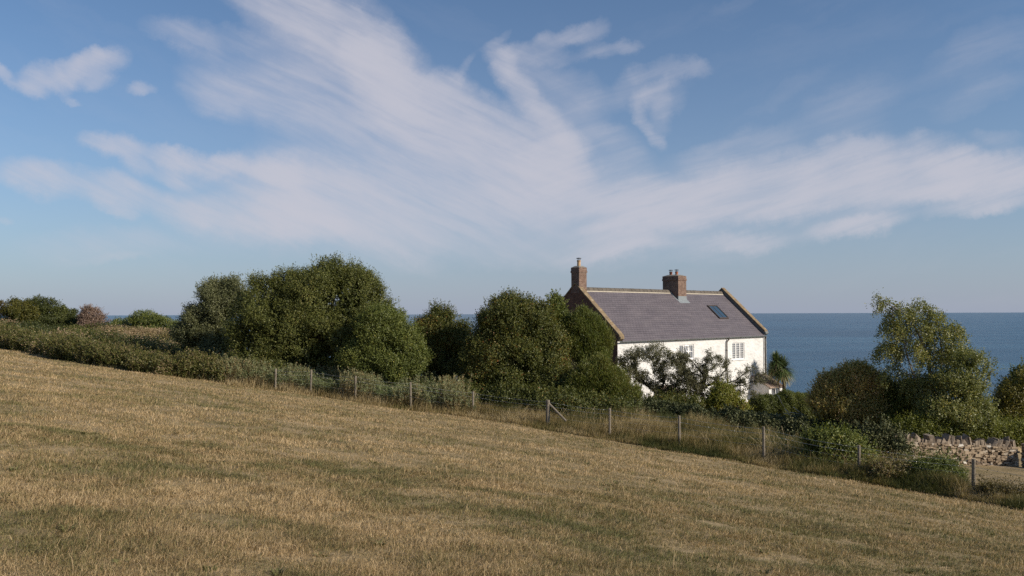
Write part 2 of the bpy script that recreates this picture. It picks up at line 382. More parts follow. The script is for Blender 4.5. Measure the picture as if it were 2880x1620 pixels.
def foliage(name, mat, parent, C, R, ncl, per, leaf=.11, spread=.14, spray=.35, up=.5, rough=.22, deep=.35, fill=2500, fsize=.34, tb=0, tj=.16, droop=0, seed=0, ax_w=.25, asp=.55, rmax=.72, nf=2.2, bottom=None, gap=.3, sh=.16, slen=.75):
    p, ax, ct = crown_pts(C, R, ncl, per, spread, spray, up, rough, deep, seed, droop, nf, gap); od = crown_pts.out
    if sh:
        p3, a3, o3 = shoots(C, R, int(ncl*sh), slen); p = np.concatenate([p, p3]); ax = np.concatenate([ax, a3]); od = np.concatenate([od, o3]); ct = np.concatenate([ct, np.full(len(p3), .6)])
    t = np.clip(ct+tb+rng.normal(size=len(p))*tj, 0, 1)
    if bottom is not None:
        kk = p[:, 2] > H(p[:, 0], p[:, 1])+bottom; p, ax, t, od = p[kk], ax[kk], t[kk], od[kk]
    v, f, q = leaf_quads(p, leaf, leaf*asp, t, ax, ax_w, out=od)
    if fill:
        p2 = fill_pts(C, R, fill, rmax); v2, f2, q2 = leaf_quads(p2, fsize, fsize*.8, np.full(len(p2), .15))  # inner leaves tinted dark, painting the shadow inside the crown
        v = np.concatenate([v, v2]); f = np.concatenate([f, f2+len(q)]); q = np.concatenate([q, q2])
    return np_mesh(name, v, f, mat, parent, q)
def branches(mb, base, tops, r0=.16, wob=.12, n=6, r1=.03):
    base = np.array(base)
    for tp in tops:
        tp = np.array(tp); pts = []; rad = []
        L = np.linalg.norm(tp-base)
        for i in range(n+1):
            a = i/n; p = base*(1-a)+tp*a; p = p+(rng.normal(size=3)*wob*L*.12*(0 < i < n)); p[2] += L*.08*sin(pi*a)
            pts.append(p); rad.append(r0*(1-a)+r1*a)
        mb.tube(pts, rad, 7)
TREES = 'trees and shrubs along the field edge'
def tree(name, label, cat, D, bx, lobes, mat, ncl, per=12, bark='bark', trunk_r=.16, group=None, sub=9, **kw):
    C, R = lobes_world(lobes, D); C0 = C
    C, R = sublobes(C, R*.80, sub, .2, .48, .95)
    X = at(bx, 1000, D)[0]; g = float(H(X, D))
    root = empty(name, (X, D, g), label, cat, group)
    foliage('foliage', mat, root, C, R, ncl, per, seed=int(bx), **kw)
    C = C0; mb = MB(); c = C.mean(0); fork = np.array([X*.7+c[0]*.3, D, g+max(.25, (c[2]-g)*.3)])
    mb.tube([(X, D, g-.2), (X, D, g+.1), tuple(fork)], [trunk_r*1.25, trunk_r, trunk_r*.8], 9)
    branches(mb, fork, [C[i]+(C[i]-fork)*.1 for i in range(len(C))], trunk_r*.62)
    mb.build('trunk', M[bark], root, smooth=True, world=True)
    return root
# --- skyline shrubs on the left
tree('shrub', 'olive brown shrub cut by the left edge of the picture on the skyline', 'shrub', 84, -20, [(-30,880,55,38),(-60,865,50,40)], M['brown'], 900, 12, leaf=.14, fill=500)
tree('shrub', 'large dark domed thorn shrub on the skyline at the far left', 'shrub', 86, 130, [(75,885,60,46),(130,880,62,46),(185,898,55,34),(230,912,50,26),(50,895,38,40),(130,910,110,28)], M['oak'], 3000, 12, leaf=.13, spread=.13, spray=.2, fill=2200, tb=-.34, rough=.12, sh=.06, slen=.4)
tree('shrub', 'yellowish shrub leaning on the left side of the dark domed skyline shrub', 'shrub', 83.5, 50, [(48,885,38,44),(80,890,26,42)], M['ochre'], 900, 10, leaf=.12, fill=400, tb=-.1)
tree('shrub', 'pale pinkish brown leafless shrub beside the dark domed shrub', 'shrub', 84, 250, [(255,895,30,32),(280,912,24,26),(258,915,36,22)], M['pink'], 1500, 10, leaf=.10, spread=.16, spray=.35, fill=0, rough=.3)
tree('shrub', 'low rounded green shrub alone against the strip of sea on the left', 'shrub', 83, 400, [(405,906,52,38),(450,918,58,32),(345,924,46,28),(510,932,58,28),(420,938,115,26)], M['fresh'], 3200, 12, leaf=.11, spray=.2, fill=1800, rough=.12, sh=.06, slen=.4)
# --- main tree belt
tree('willow_tree', 'grey green willow at the left flank of the biggest tree', 'tree', 53, 640, [(615,872,62,75),(560,915,55,55),(655,850,50,66),(535,950,55,45),(620,960,75,60)], M['willow'], 5600, 13, spread=.09, spray=.5, fill=2600, leaf=.09, tb=-.05, rough=.32, sub=12)
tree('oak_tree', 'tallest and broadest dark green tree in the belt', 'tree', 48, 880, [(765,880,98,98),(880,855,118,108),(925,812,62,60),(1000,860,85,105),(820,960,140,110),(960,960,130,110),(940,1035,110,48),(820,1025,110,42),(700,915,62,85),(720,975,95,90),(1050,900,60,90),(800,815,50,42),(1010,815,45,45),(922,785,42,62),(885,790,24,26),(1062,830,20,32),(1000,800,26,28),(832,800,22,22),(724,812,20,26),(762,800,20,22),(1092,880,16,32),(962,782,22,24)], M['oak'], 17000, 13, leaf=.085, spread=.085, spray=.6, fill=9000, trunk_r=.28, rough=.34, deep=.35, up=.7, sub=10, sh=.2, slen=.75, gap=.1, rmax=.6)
tree('sallow_bush', 'bright mid green bush filling the lower right side of the biggest tree', 'shrub', 45.5, 1090, [(1080,950,75,90),(1130,990,62,90),(1030,1020,75,75),(1160,1020,45,70),(1100,1050,80,55)], M['fresh'], 8500, 13, leaf=.085, spread=.085, spray=.5, fill=3500, tb=-.05, rough=.32, up=.7, sub=13)
tree('plum_tree', 'small ragged green tree in the gap showing the sea between two larger trees', 'tree', 48, 1240, [(1240,960,55,75),(1240,900,28,42),(1195,960,42,60),(1290,985,48,70),(1250,1040,85,65),(1300,950,25,40)], M['apple'], 6000, 13, gap=.12, rmax=.6, leaf=.09, spread=.09, spray=.6, fill=2600, rough=.36, sub=12, up=.8)
tree('orchard_tree', 'broad dark green fruit tree with yellowing leaves left of the cottage', 'tree', 45, 1460, [(1440,925,80,85),(1500,915,62,72),(1390,930,48,70),(1365,990,52,75),(1460,1010,95,95),(1540,990,60,90),(1400,1060,85,65),(1530,1070,85,65),(1340,1030,40,60)], M['apple'], 14000, 13, gap=.12, rmax=.64, leaf=.09, spread=.09, spray=.55, fill=6000, trunk_r=.2, rough=.34, sub=13)
tree('poplar_sapling', 'slim upright sapling rising against the dark brick gable', 'tree', 46, 1572, [(1560,862,13,30),(1572,900,24,38),(1555,930,30,45)], M['fresh'], 1500, 11, leaf=.10, spread=.10, spray=.4, fill=350, trunk_r=.07)
def feathery(label, D, bx, lobes, ncl, tb=0):
    C, R = lobes_world(lobes, D); X = at(bx, 1000, D)[0]; g = float(H(X, D))
    root = empty('tamarisk', (X, D, g), label, 'shrub', 'feathery tamarisks at the cottage gable')
    C, R = sublobes(C, R*.85, 8, .2, .45, .95)
    p, ax, ct = crown_pts(C, R, ncl, 26, .12, .5, .9, .22, .4, int(bx))
    p2, a2, c2 = crown_pts(C*1., R*.72, ncl//3, 20, .14, .4, .9, .2, .4, int(bx)+5)
    p = np.concatenate([p, p2]); ax = np.concatenate([ax, a2]); ct = np.concatenate([ct, c2])
    t = np.clip(ct+tb+rng.normal(size=len(p))*.14, 0, 1)
    v, f, q = leaf_quads(p, .17, .028, t, ax, .6)
    p2 = fill_pts(C, R, ncl//2, .62); v2, f2, q2 = leaf_quads(p2, .3, .2, np.full(len(p2), .1)); v = np.concatenate([v, v2]); f = np.concatenate([f, f2+len(q)]); q = np.concatenate([q, q2])  # dark tint on the inner leaves paints in the crown's inside shade
    np_mesh('foliage', v, f, M['tamarisk'], root, q)
    mb = MB(); mb.tube([(X, D, g-.2), (X, D, g+.5)], [.1, .08], 8); branches(mb, (X, D, g+.4), list(C[:5]), .06, .2); mb.build('trunk', M['bark'], root, smooth=True, world=True)
feathery('taller olive feathery tamarisk masking the brick gable of the cottage', 45.5, 1650, [(1640,935,40,58),(1682,960,30,46),(1618,965,36,58),(1662,1010,48,62)], 3400)
feathery('lower bright green tamarisk spilling in front of the white cottage corner', 43.5, 1690, [(1680,1075,52,54),(1722,1090,44,44),(1640,1090,50,46),(1765,1118,34,24)], 2800, .12)
# --- low dark growth behind the fence, hedges
def hedge(name, label, cat, pts, mat, ncl, per=12, step=28, thick=1.0, group=None, bottom=.05, **kw):
    """pts: (px, ytop, ybase, D)"""
    a = np.array(pts, float); xs_ = np.arange(a[0, 0], a[-1, 0]+1, step); C, R = [], []
    for x in xs_:
        yt, yb, D = (np.interp(x, a[:, 0], a[:, i]) for i in (1, 2, 3)); yt += rng.normal()*(yb-yt)*.06
        D = D if D > 0 else float(yedge((x-1440)/F))+1.0; c = at(x, (yt+yb)/2+(yb-yt)*.12, D); c[1] += rng.normal()*.15; C.append(c); R.append((step*D/F*1.15, thick*.7, (yb-yt)*D/F*.62))
    C, R = np.array(C), np.array(R); mid = C[len(C)//2]; S0 = C
    root = empty(name, (mid[0], mid[1], float(H(mid[0], mid[1]))), label, cat, group)
    foliage('foliage', mat, root, C, R, ncl, per, seed=int(a[0, 0])+3, bottom=bottom, **kw)
    for c in C[::4]:
        mb = MB(); g = float(H(c[0], c[1])); mb.tube([(c[0], c[1], g-.1), (c[0]+rng.normal()*.1, c[1], (g+c[2])/2), (c[0]+rng.normal()*.2, c[1], c[2])], [.03, .022, .01], 5); mb.build('stem', M['bark'], root, smooth=True, world=True)
    return root
hedge('bramble_bank', 'dark bramble bank at the foot of the fruit tree and tamarisks behind the fence', 'hedge', [(1180,1085,1160,44.5),(1350,1090,1165,43.5),(1500,1100,1175,42.5),(1640,1115,1190,42),(1780,1130,1195,42)], M['apple'], 5000, 12, leaf=.10, thick=1.6, fill=2500, fsize=.3, tb=-.12)
hedge('ivy_hedge', 'long low black green ivy hedge running below the cottage garden', 'hedge', [(1690,1140,1205,42.5),(1800,1128,1215,42.5),(1950,1145,1235,42),(2060,1158,1250,41.5),(2200,1180,1260,41),(2330,1190,1275,40.5),(2430,1200,1290,39.5)], M['ivy'], 8500, 12, leaf=.10, spread=.10, spray=.12, thick=1.3, slen=.35, fill=4500, rough=.12, step=24)
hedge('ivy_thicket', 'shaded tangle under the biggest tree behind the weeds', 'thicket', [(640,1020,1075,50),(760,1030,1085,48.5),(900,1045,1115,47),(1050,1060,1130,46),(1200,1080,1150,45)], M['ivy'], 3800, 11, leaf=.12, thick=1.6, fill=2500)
hedge('hedge', 'rough bramble hedge along the upper left edge of the mown field', 'hedge', [(-60,922,972,0),(0,926,977,0),(75,938,994,0),(110,965,1002,0),(150,948,1009,0),(230,962,1024,0),(310,982,1034,0),(400,998,1048,0),(480,1005,1060,0),(560,1004,1068,0),(640,1020,1080,0)], M['scrub'], 8000, 12, leaf=.10, spread=.10, spray=.25, thick=1.1, fill=4500, tb=-.15, tj=.17, step=22, rough=.62, asp=.5, slen=.8)
hedge('clipped_hedge', 'smooth rounded clipped green hedge between the palm and the brown shrub', 'hedge', [(2135,1112,1190,50),(2160,1102,1190,50),(2200,1101,1190,50),(2240,1104,1195,50),(2290,1108,1195,50),(2330,1118,1195,50)], M['hedge'], 8500, 12, gap=1., sh=.01, slen=.25, leaf=.065, spread=.05, spray=.04, thick=2.0, fill=3500, rough=.03, deep=.12, step=26, up=.1)
# --- scrub ground cover on the left slope
def scrub():
    n = 26000; D = 54+34*rng.random(n)**.9; px = -120+860*rng.random(n); X = (px-1440)/F*D
    s = D-yedge(X/D); k = (s > 2.0) & (px < 720-(D-50)*4); X, D = X[k], D[k]
    g = H(X, D); nz = fbm(X*.22, D*.45, 0, 21, 4); hh = .25+2.4*np.clip(nz-.32, 0, 1)
    ty = fbm(X*.10+5, D*.35, 0, 31, 3)+(vnoise(X*.9, D*1.3, 0, 8)-.5)*.22
    V, FF, Q = [], [], []; off = 0
    per = 14
    P = np.stack([X, D, g+hh], 1)[:, None]+rng.normal(size=(len(X), per, 3))*np.array([.32, .32, .16]); P[..., 2] -= (rng.random((len(X), per))**2)*hh[:, None]
    t = np.clip(.36+(ty-.5)[:, None]*3.6+rng.normal(size=(len(X), per))*.10, 0, 1)
    v, f, q = leaf_quads(P.reshape(-1, 3), .13, .08, t.ravel(), np.tile([0, 0, 1.], (len(X)*per, 1)), .3, .9)
    return v, f, q
v, f, q = scrub(); tag(np_mesh('bramble_scrub', v, f, M['scrub'], None, q), 'rough bramble and dry willowherb covering the slope above the field on the left', 'scrub', kind='stuff')
# --- weeds along the fence
def weeds(t0, t1, n, hmin, hmax, dep, mat, name, label, heads=.16, per=54, lean=.16, tb=0):
    px = t0+(t1-t0)*rng.random(n); t = (px-1440)/F; D = yedge(t)+.5+dep*rng.random(n); X = t*D; g = H(X, D)
    cl = fbm(X*.9, D*.9, 0, 41, 2)
    edgef = np.clip((px-t0)/60, 0, 1)*np.clip((t1-px)/40, 0, 1)
    h = (hmin+(hmax-hmin)*np.clip(cl*1.5-.25, 0, 1)*(.5+.55*rng.random(n)))*(.45+.55*np.clip((D-yedge(t))/1.2, 0, 1))*(.5+.5*edgef)
    ln = rng.normal(size=(n, 2))*lean
    s = rng.random((n, per))**.65
    P = np.stack([X[:, None]+ln[:, :1]*s*h[:, None], D[:, None]+ln[:, 1:]*s*h[:, None], g[:, None]+h[:, None]*s], -1)
    rad = .015+.13*np.clip(s*1.2, 0, 1)*(1.08-s)
    P = P+rng.normal(size=P.shape)*rad[..., None]
    top = np.clip((s-.25)*1.4, 0, 1)
    tt = np.clip(.80-.50*top+(s > .9)*heads+tb+rng.normal(size=s.shape)*.12+(cl[:, None]-.5)*.5, 0, 1)
    v, f, q = leaf_quads(P.reshape(-1, 3), .10, .03, tt.ravel(), np.tile([0, 0, 1.], (P.size//3, 1)), .45, .0)
    # stems
    b = np.stack([X, D, g-.05], 1); tp = b+np.stack([ln[:, 0]*h, ln[:, 1]*h, h*1.02], 1); w = np.array([.009, 0, 0])
    sv = np.stack([b-w, b+w, tp+w*.3, tp-w*.3], 1).reshape(-1, 3); sf = np.arange(n*4).reshape(-1, 4)+len(q)
    v = np.concatenate([v, sv]); f = np.concatenate([f, sf]); q = np.concatenate([q, np.full(n*4, .85)])
    tag(np_mesh(name, v, f, mat, None, q), label, 'weeds', kind='stuff')
weeds(555, 1335, 3000, .8, 1.9, 2.6, M['weed'], 'mugwort', 'tall grey green mugwort with brown stems crowding the left half of the wire fence')
# --- tall dry grass
def blades(X, Y, h, w, tint, lean, curve=.35, name='grass', mat=None, seeds=False):
    n = len(X); g = H(X, Y)-.01; a = rng.random(n)*2*pi; b = np.stack([X, Y, g], 1)
    dirw = np.stack([np.cos(a), np.sin(a), np.zeros(n)], 1)*w[:, None]*.5
    mid = b+np.stack([lean[:, 0]*h*.35, lean[:, 1]*h*.35, h*.6], 1); tp = b+np.stack([lean[:, 0]*h, lean[:, 1]*h, h*(1-.25*np.abs(lean).sum(1).clip(0, 1.5))], 1)
    wt = .12 if not seeds else .9
    v = np.stack([b-dirw, b+dirw, mid+dirw*(.75 if not seeds else .5), mid-dirw*(.75 if not seeds else .5), tp+dirw*wt, tp-dirw*wt], 1).reshape(-1, 3)
    i = np.arange(n)[:, None]*6; f = np.concatenate([i+np.array([[0, 1, 2, 3]]), i+np.array([[3, 2, 4, 5]])], 0)
    return v, f, np.repeat(tint, 6)
def merge(parts):
    V, FF, Q = [], [], []; o = 0
    for v, f, q in parts: V.append(v); FF.append(f+o); Q.append(q); o += len(q)
    return np.concatenate(V), np.concatenate(FF), np.concatenate(Q)
def verge():
    parts = []
    n = 190000; px = -100+3150*rng.random(n); t = (px-1440)/F; s = rng.random(n)**1.2; D = yedge(t)-.25+np.where(px > 2380, 2.7, np.where(px > 1250, 6.5, 3.4))*s; X = t*D
    cl = fbm(X*.8, D*.8, 0, 51, 3); k = rng.random(n) < np.where(px < 640, .06, np.where(px < 1250, .35, 1))*np.where(px > 2720, .8, 1)
    X, D, px, s, cl = X[k], D[k], px[k], s[k], cl[k]; n = len(X)
    h = (.30+.60*np.clip(cl*1.7-.35, 0, 1))*(.30+.70*np.clip(s*5, 0, 1))*(.7+.6*rng.random(n)); h *= np.where(px > 2700, .7, 1)
    wind = np.stack([.25+rng.normal(size=n)*.3, rng.normal(size=n)*.3], 1)
    tt = np.clip(.48+(fbm(X*.5, D*.7, 0, 61, 3)-.5)*1.9+rng.normal(size=n)*.16-.1*(px > 1800), 0, 1)
    parts.append(blades(X, D, h, np.full(n, .014), tt, wind))
    # long bleached seed stems
    n = 1500; px = 1180+1500*rng.random(n); t = (px-1440)/F; D = yedge(t)+.6+2.6*rng.random(n); X = t*D; cl = fbm(X*.6, D*.6, 0, 71, 2)
    k = (cl > .47); X, D = X[k], D[k]; n = len(X)
    h = .7+.45*rng.random(n); parts.append(blades(X, D, h, np.full(n, .011), np.full(n, .8)+rng.normal(size=n)*.1, np.stack([.22+rng.normal(size=n)*.3, rng.normal(size=n)*.2], 1), seeds=True))
    n = 900; px = -60+760*rng.random(n); t = (px-1440)/F; D = yedge(t)+.3+2.2*rng.random(n); X = t*D; k = fbm(X*.45, D*.5, 0, 73, 2) > .48; X, D = X[k], D[k]; n = len(X)
    parts.append(blades(X, D, .8+.75*rng.random(n), np.full(n, .02), np.full(n, .66)+rng.normal(size=n)*.14, np.stack([.1+rng.normal(size=n)*.2, rng.normal(size=n)*.2], 1), seeds=True))
    n = 420; px = 2130+250*rng.random(n); t = (px-1440)/F; D = yedge(t)+1.2+2.3*rng.random(n); X = t*D; h = .7+.5*rng.random(n)
    parts.append(blades(X, D, h, np.full(n, .016), np.full(n, .85), np.stack([.3*np.sign(rng.normal(size=n))+rng.normal(size=n)*.35, rng.normal(size=n)*.2], 1), seeds=True))
    return merge(parts)
v, f, q = verge(); tag(np_mesh('verge_grass', v, f, M['tall'], None, q), 'uncut tall straw coloured grass growing along the wire fence', 'grass', kind='stuff')
# --- mown field: tufts of blades
def field():
    parts = []
    a = .35; cs, sn = cos(a), sin(a)
    def tn(X, Y):
        u = X*cs+Y*sn*-1; w = X*sn+Y*cs
        streak = fbm(u*.22+3, w*.85, 0, 81, 3); big = fbm(X*.11, Y*.14, 0, 91, 2); fine = fbm(X*2.1, Y*2.1, 0, 95, 2)
        mid = fbm(u*.7+9, w*1.5, 0, 87, 3); fl = fbm(u*.16+1, w*1.9, 0, 88, 3)
        pat = fbm(X*.55+4, Y*.8, 0, 89, 3); bl = fbm(X*.33+8, Y*.42, 0, 84, 4); return .50+(streak-.5)*.4+(fl-.5)*.38+(mid-.5)*.5+(bl-.5)*.7+(pat-.5)*.5*sst((30-Y)/18)+(fine-.5)*.5-.27*sst((X/Y-.05)/.5)*sst((26-Y)/14)
    for n, per, yr, hs in ((80000, 7, (5.2, 16), 1.0), (80000, 5, (14, 58), 1.0)):
        y0, y1 = yr; e = .3; r = rng.random(n); Y = (y0**-e+(y1**-e-y0**-e)*r)**(-1/e); t = -.76+1.52*rng.random(n); X = t*Y
        k = Y < yedge(t)+.5; X, Y = X[k], Y[k]; n = len(X)
        cl = tn(X, Y); tall = fbm(X*1.3, Y*1.3, 0, 99, 2)
        wd = np.stack([.35+rng.normal(size=n)*.45, -.1+rng.normal(size=n)*.45], 1)
        Xp = np.repeat(X, per)+rng.normal(size=n*per)*.035*np.repeat(np.maximum(Y/10, 1), per); Yp = np.repeat(Y, per)+rng.normal(size=n*per)*.035*np.repeat(np.maximum(Y/10, 1), per)
        m_ = n*per; Yr = np.repeat(Y, per)
        h = (.03+.055*np.repeat(np.clip(tall*1.6-.3, 0, 1), per))*(.6+.8*rng.random(m_))*(1+.012*Yr)
        w = .0042*np.maximum(Yr/7, 1)**.9*(.7+.6*rng.random(m_))
        tt = np.clip(np.repeat(cl, per)+rng.normal(size=m_)*.2, 0, 1)
        parts.append(blades(Xp, Yp, h, w, tt, np.repeat(wd, per, 0)+rng.normal(size=(m_, 2))*.35))
    # seed stalks and green rosettes
    n = 5000; Y = 6+22*rng.random(n)**1.3; t = -.7+1.4*rng.random(n); k = Y < yedge(t); X = (t*Y)[k]; Y = Y[k]; n = len(X)
    parts.append(blades(X, Y, .10+.10*rng.random(n), .004*np.maximum(Y/8, 1), np.full(n, .88), np.stack([.4+rng.normal(size=n)*.5, rng.normal(size=n)*.5], 1)))
    n = 130; Y = 7+17*rng.random(n); t = -.1+.8*rng.random(n)**.7*np.sign(rng.random(n)-.25); k = Y < yedge(t); X = (t*Y)[k]; Y = Y[k]; per = 16; n = len(X)*per
    a = rng.random(n)*2*pi; parts.append(blades(np.repeat(X, per)+np.cos(a)*.03, np.repeat(Y, per)+np.sin(a)*.03, .05+.05*rng.random(n), .016+.012*rng.random(n), np.full(n, .02), np.stack([np.cos(a), np.sin(a)], 1)*.9))
    return merge(parts)
v, f, q = field(); tag(np_mesh('field_grass', v, f, M['grass'], None, q), 'short mown straw and green grass covering the sloping field', 'grass', kind='stuff')
# ------------------------------------------------------------------ shrubs on the right
def bush(*a, **k): return tree(*a, **k)
bush('buddleia', 'brownish buddleia with faded flower spikes right of the clipped hedge', 'shrub', 40.5, 2390, [(2385,1090,48,50),(2420,1068,34,34),(2335,1115,36,48),(2455,1100,36,48),(2305,1145,30,42),(2370,1160,62,50),(2440,1165,60,48)], M['buddleia'], 5600, 12, leaf=.11, asp=.32, spread=.09, spray=.5, up=.8, fill=2200, ax_w=.55, rough=.35, trunk_r=.08, sh=.35, slen=.7)
bush('ivy_shrub', 'glossy dark leaved shrub at the foot of the birch behind the wall', 'shrub', 40.5, 2500, [(2490,1125,42,52),(2530,1150,60,60),(2480,1180,60,40),(2590,1180,60,38),(2560,1120,45,45)], M['fresh'], 4600, 12, leaf=.10, spread=.11, spray=.3, fill=2600, tb=-.10, trunk_r=.08)
bush('sallow_bush', 'broad light green bush with glinting leaves behind the dry stone wall', 'shrub', 37.6, 2700, [(2690,1095,60,62),(2720,1030,42,34),(2765,1045,30,24),(2735,1095,38,38),(2650,1165,66,44),(2742,1155,48,42),(2700,1190,80,30),(2782,1060,10,12)], M['birch'], 3700, 12, leaf=.08, spread=.09, spray=.5, gap=.1, fill=350, rmax=.45, rough=.45, trunk_r=.07, tb=-.04)
bush('shade_tree', 'dark tree at the right edge with a branch reaching left over the sea', 'tree', 46, 2880, [(2860,1110,48,45),(2900,1090,50,50),(2825,1135,26,22),(2880,1160,60,50)], M['oak'], 2600, 12, leaf=.11, fill=1600)
bush('yellowing_bush', 'yellow green bush turning colour at the right edge above the wall', 'shrub', 40, 2850, [(2850,1140,38,60),(2885,1120,40,60),(2830,1180,50,40),(2880,1190,55,40),(2790,1195,32,26)], M['ochre'], 3400, 12, leaf=.09, spread=.11, spray=.35, fill=1800, trunk_r=.06)
bush('elder_bush', 'leafy green bush growing through the wire fence left of the stone wall', 'shrub', 31.6, 2330, [(2310,1258,42,36),(2365,1262,52,40),(2300,1300,45,32),(2350,1310,70,34),(2415,1300,45,36),(2430,1330,40,26)], M['fresh'], 4200, 13, leaf=.075, spread=.08, spray=.28, fill=2200, fsize=.22, trunk_r=.05, rough=.3)
bush('bramble_bush', 'brown tinged bramble mound between two posts in front of the wall', 'bramble', 29.6, 2500, [(2470,1335,42,28),(2520,1338,42,30),(2560,1352,40,24)], M['scrub'], 2600, 12, leaf=.06, spread=.07, spray=.2, fill=1000, fsize=.18, trunk_r=.03)
bush('bramble_bush', 'round dark green bramble mound just left of the last fence post', 'bramble', 29.2, 2630, [(2600,1335,40,36),(2645,1338,42,38),(2680,1360,36,26)], M['fresh'], 2800, 12, leaf=.06, spread=.07, spray=.2, fill=1200, fsize=.18, trunk_r=.03, tb=-.12)
bush('bramble_bush', 'low reddish brown bramble mound in the bottom right beside the gravel', 'bramble', 27.2, 2840, [(2785,1392,32,18),(2830,1404,40,22),(2870,1420,45,24),(2920,1436,50,28)], M['brown'], 3200, 12, leaf=.055, spread=.07, spray=.2, fill=1400, fsize=.16, trunk_r=.03)
bush('garden_bush', 'bright yellow green bush with reddish top in front of the bare twisted tree', 'shrub', 46.5, 2040, [(2035,1125,38,36),(2010,1145,34,26),(2065,1150,32,26),(2030,1105,24,22),(2085,1162,20,16)], M['lime'], 2600, 12, leaf=.085, spread=.10, spray=.3, fill=900, trunk_r=.05)
bush('garden_bush', 'dull green bush below the leaning thorn tree in front of the cottage', 'shrub', 45.5, 1890, [(1880,1140,42,24),(1935,1145,38,22),(1830,1145,32,20)], M['apple'], 2000, 12, leaf=.085, spread=.10, spray=.25, fill=900, trunk_r=.05)
hedge('garden_border', 'low mixed green planting directly behind the dry stone wall', 'hedge', [(2540,1185,1245,37.3),(2700,1190,1250,37.3),(2800,1195,1250,37.5),(2920,1190,1250,37.8)], M['lime'], 2600, 12, leaf=.08, thick=.9, fill=1200, fsize=.25, tb=-.25, step=24, rough=.35)
# birch: weeping sprays on several stems
def birch():
    D = 39.0
    lob = [(2500,864,28,15),(2530,888,40,26),(2585,885,46,30),(2635,902,28,28),(2505,935,36,34),(2570,940,50,44),(2640,960,42,46),(2500,1000,34,36),(2560,1010,50,46),(2630,1030,55,52),(2515,1060,36,32),(2590,1095,65,45),(2690,1000,34,30),(2672,950,34,36),(2725,1010,30,26),(2468,846,13,8),(2655,1095,55,50)]
    C, R = lobes_world(lob, D); X = at(2636, 1000, D)[0]; g = float(H(X, D)); root = empty('birch_tree', (X, D, g), 'tall airy birch with drooping sprays standing behind the stone wall', 'tree')
    p, ax, ct = crown_pts(C, R, 3000, 13, .06, .66, -.1, .55, .95, 4, droop=1.3, nf=3.6, gap=.2)
    t = np.clip(ct+rng.normal(size=len(p))*.17, 0, 1)
    v, f, q = leaf_quads(p, .085, .052, t, ax, .3, out=crown_pts.out, ow=.4); np_mesh('foliage', v, f, M['birch'], root, q)
    mb = MB()
    def stem(pts, ra, rb):
        P = [at(x, y, D+dy) for x, y, dy in pts]; n = len(P); mb.tube(P, [ra+(rb-ra)*i/(n-1) for i in range(n)], 7); return P
    base = (2640, 1240, 0)
    a = stem([base,(2636,1190,0),(2627,1120,0),(2618,1060,.1),(2604,990,.1),(2582,935,0),(2555,890,0),(2510,862,0),(2470,843,0)], .13, .012)
    b = stem([(2636,1190,0),(2610,1130,-.3),(2580,1080,-.4),(2560,1030,-.5),(2545,970,-.4),(2530,920,-.3)], .07, .012)
    c = stem([(2630,1130,0),(2645,1060,.4),(2650,990,.5),(2640,920,.4),(2632,890,.4)], .06, .012)
    for st in (a, b, c):
        for i in range(2, len(st)-1):
            for _ in range(7):
                j = rng.integers(len(C)); e = C[j]+R[j]*rng.normal(size=3)*.5
                if np.linalg.norm(e-st[i]) > 2.2: continue
                s0 = np.array(st[i]); m1 = s0*.5+e*.5+np.array([0, 0, .15]); mb.tube([s0, m1, e, e+np.array([0, 0, -.35])], [.02, .013, .008, .004], 4)
    mb.build('trunk', M['bark_grey'], root, smooth=True, world=True)
birch()
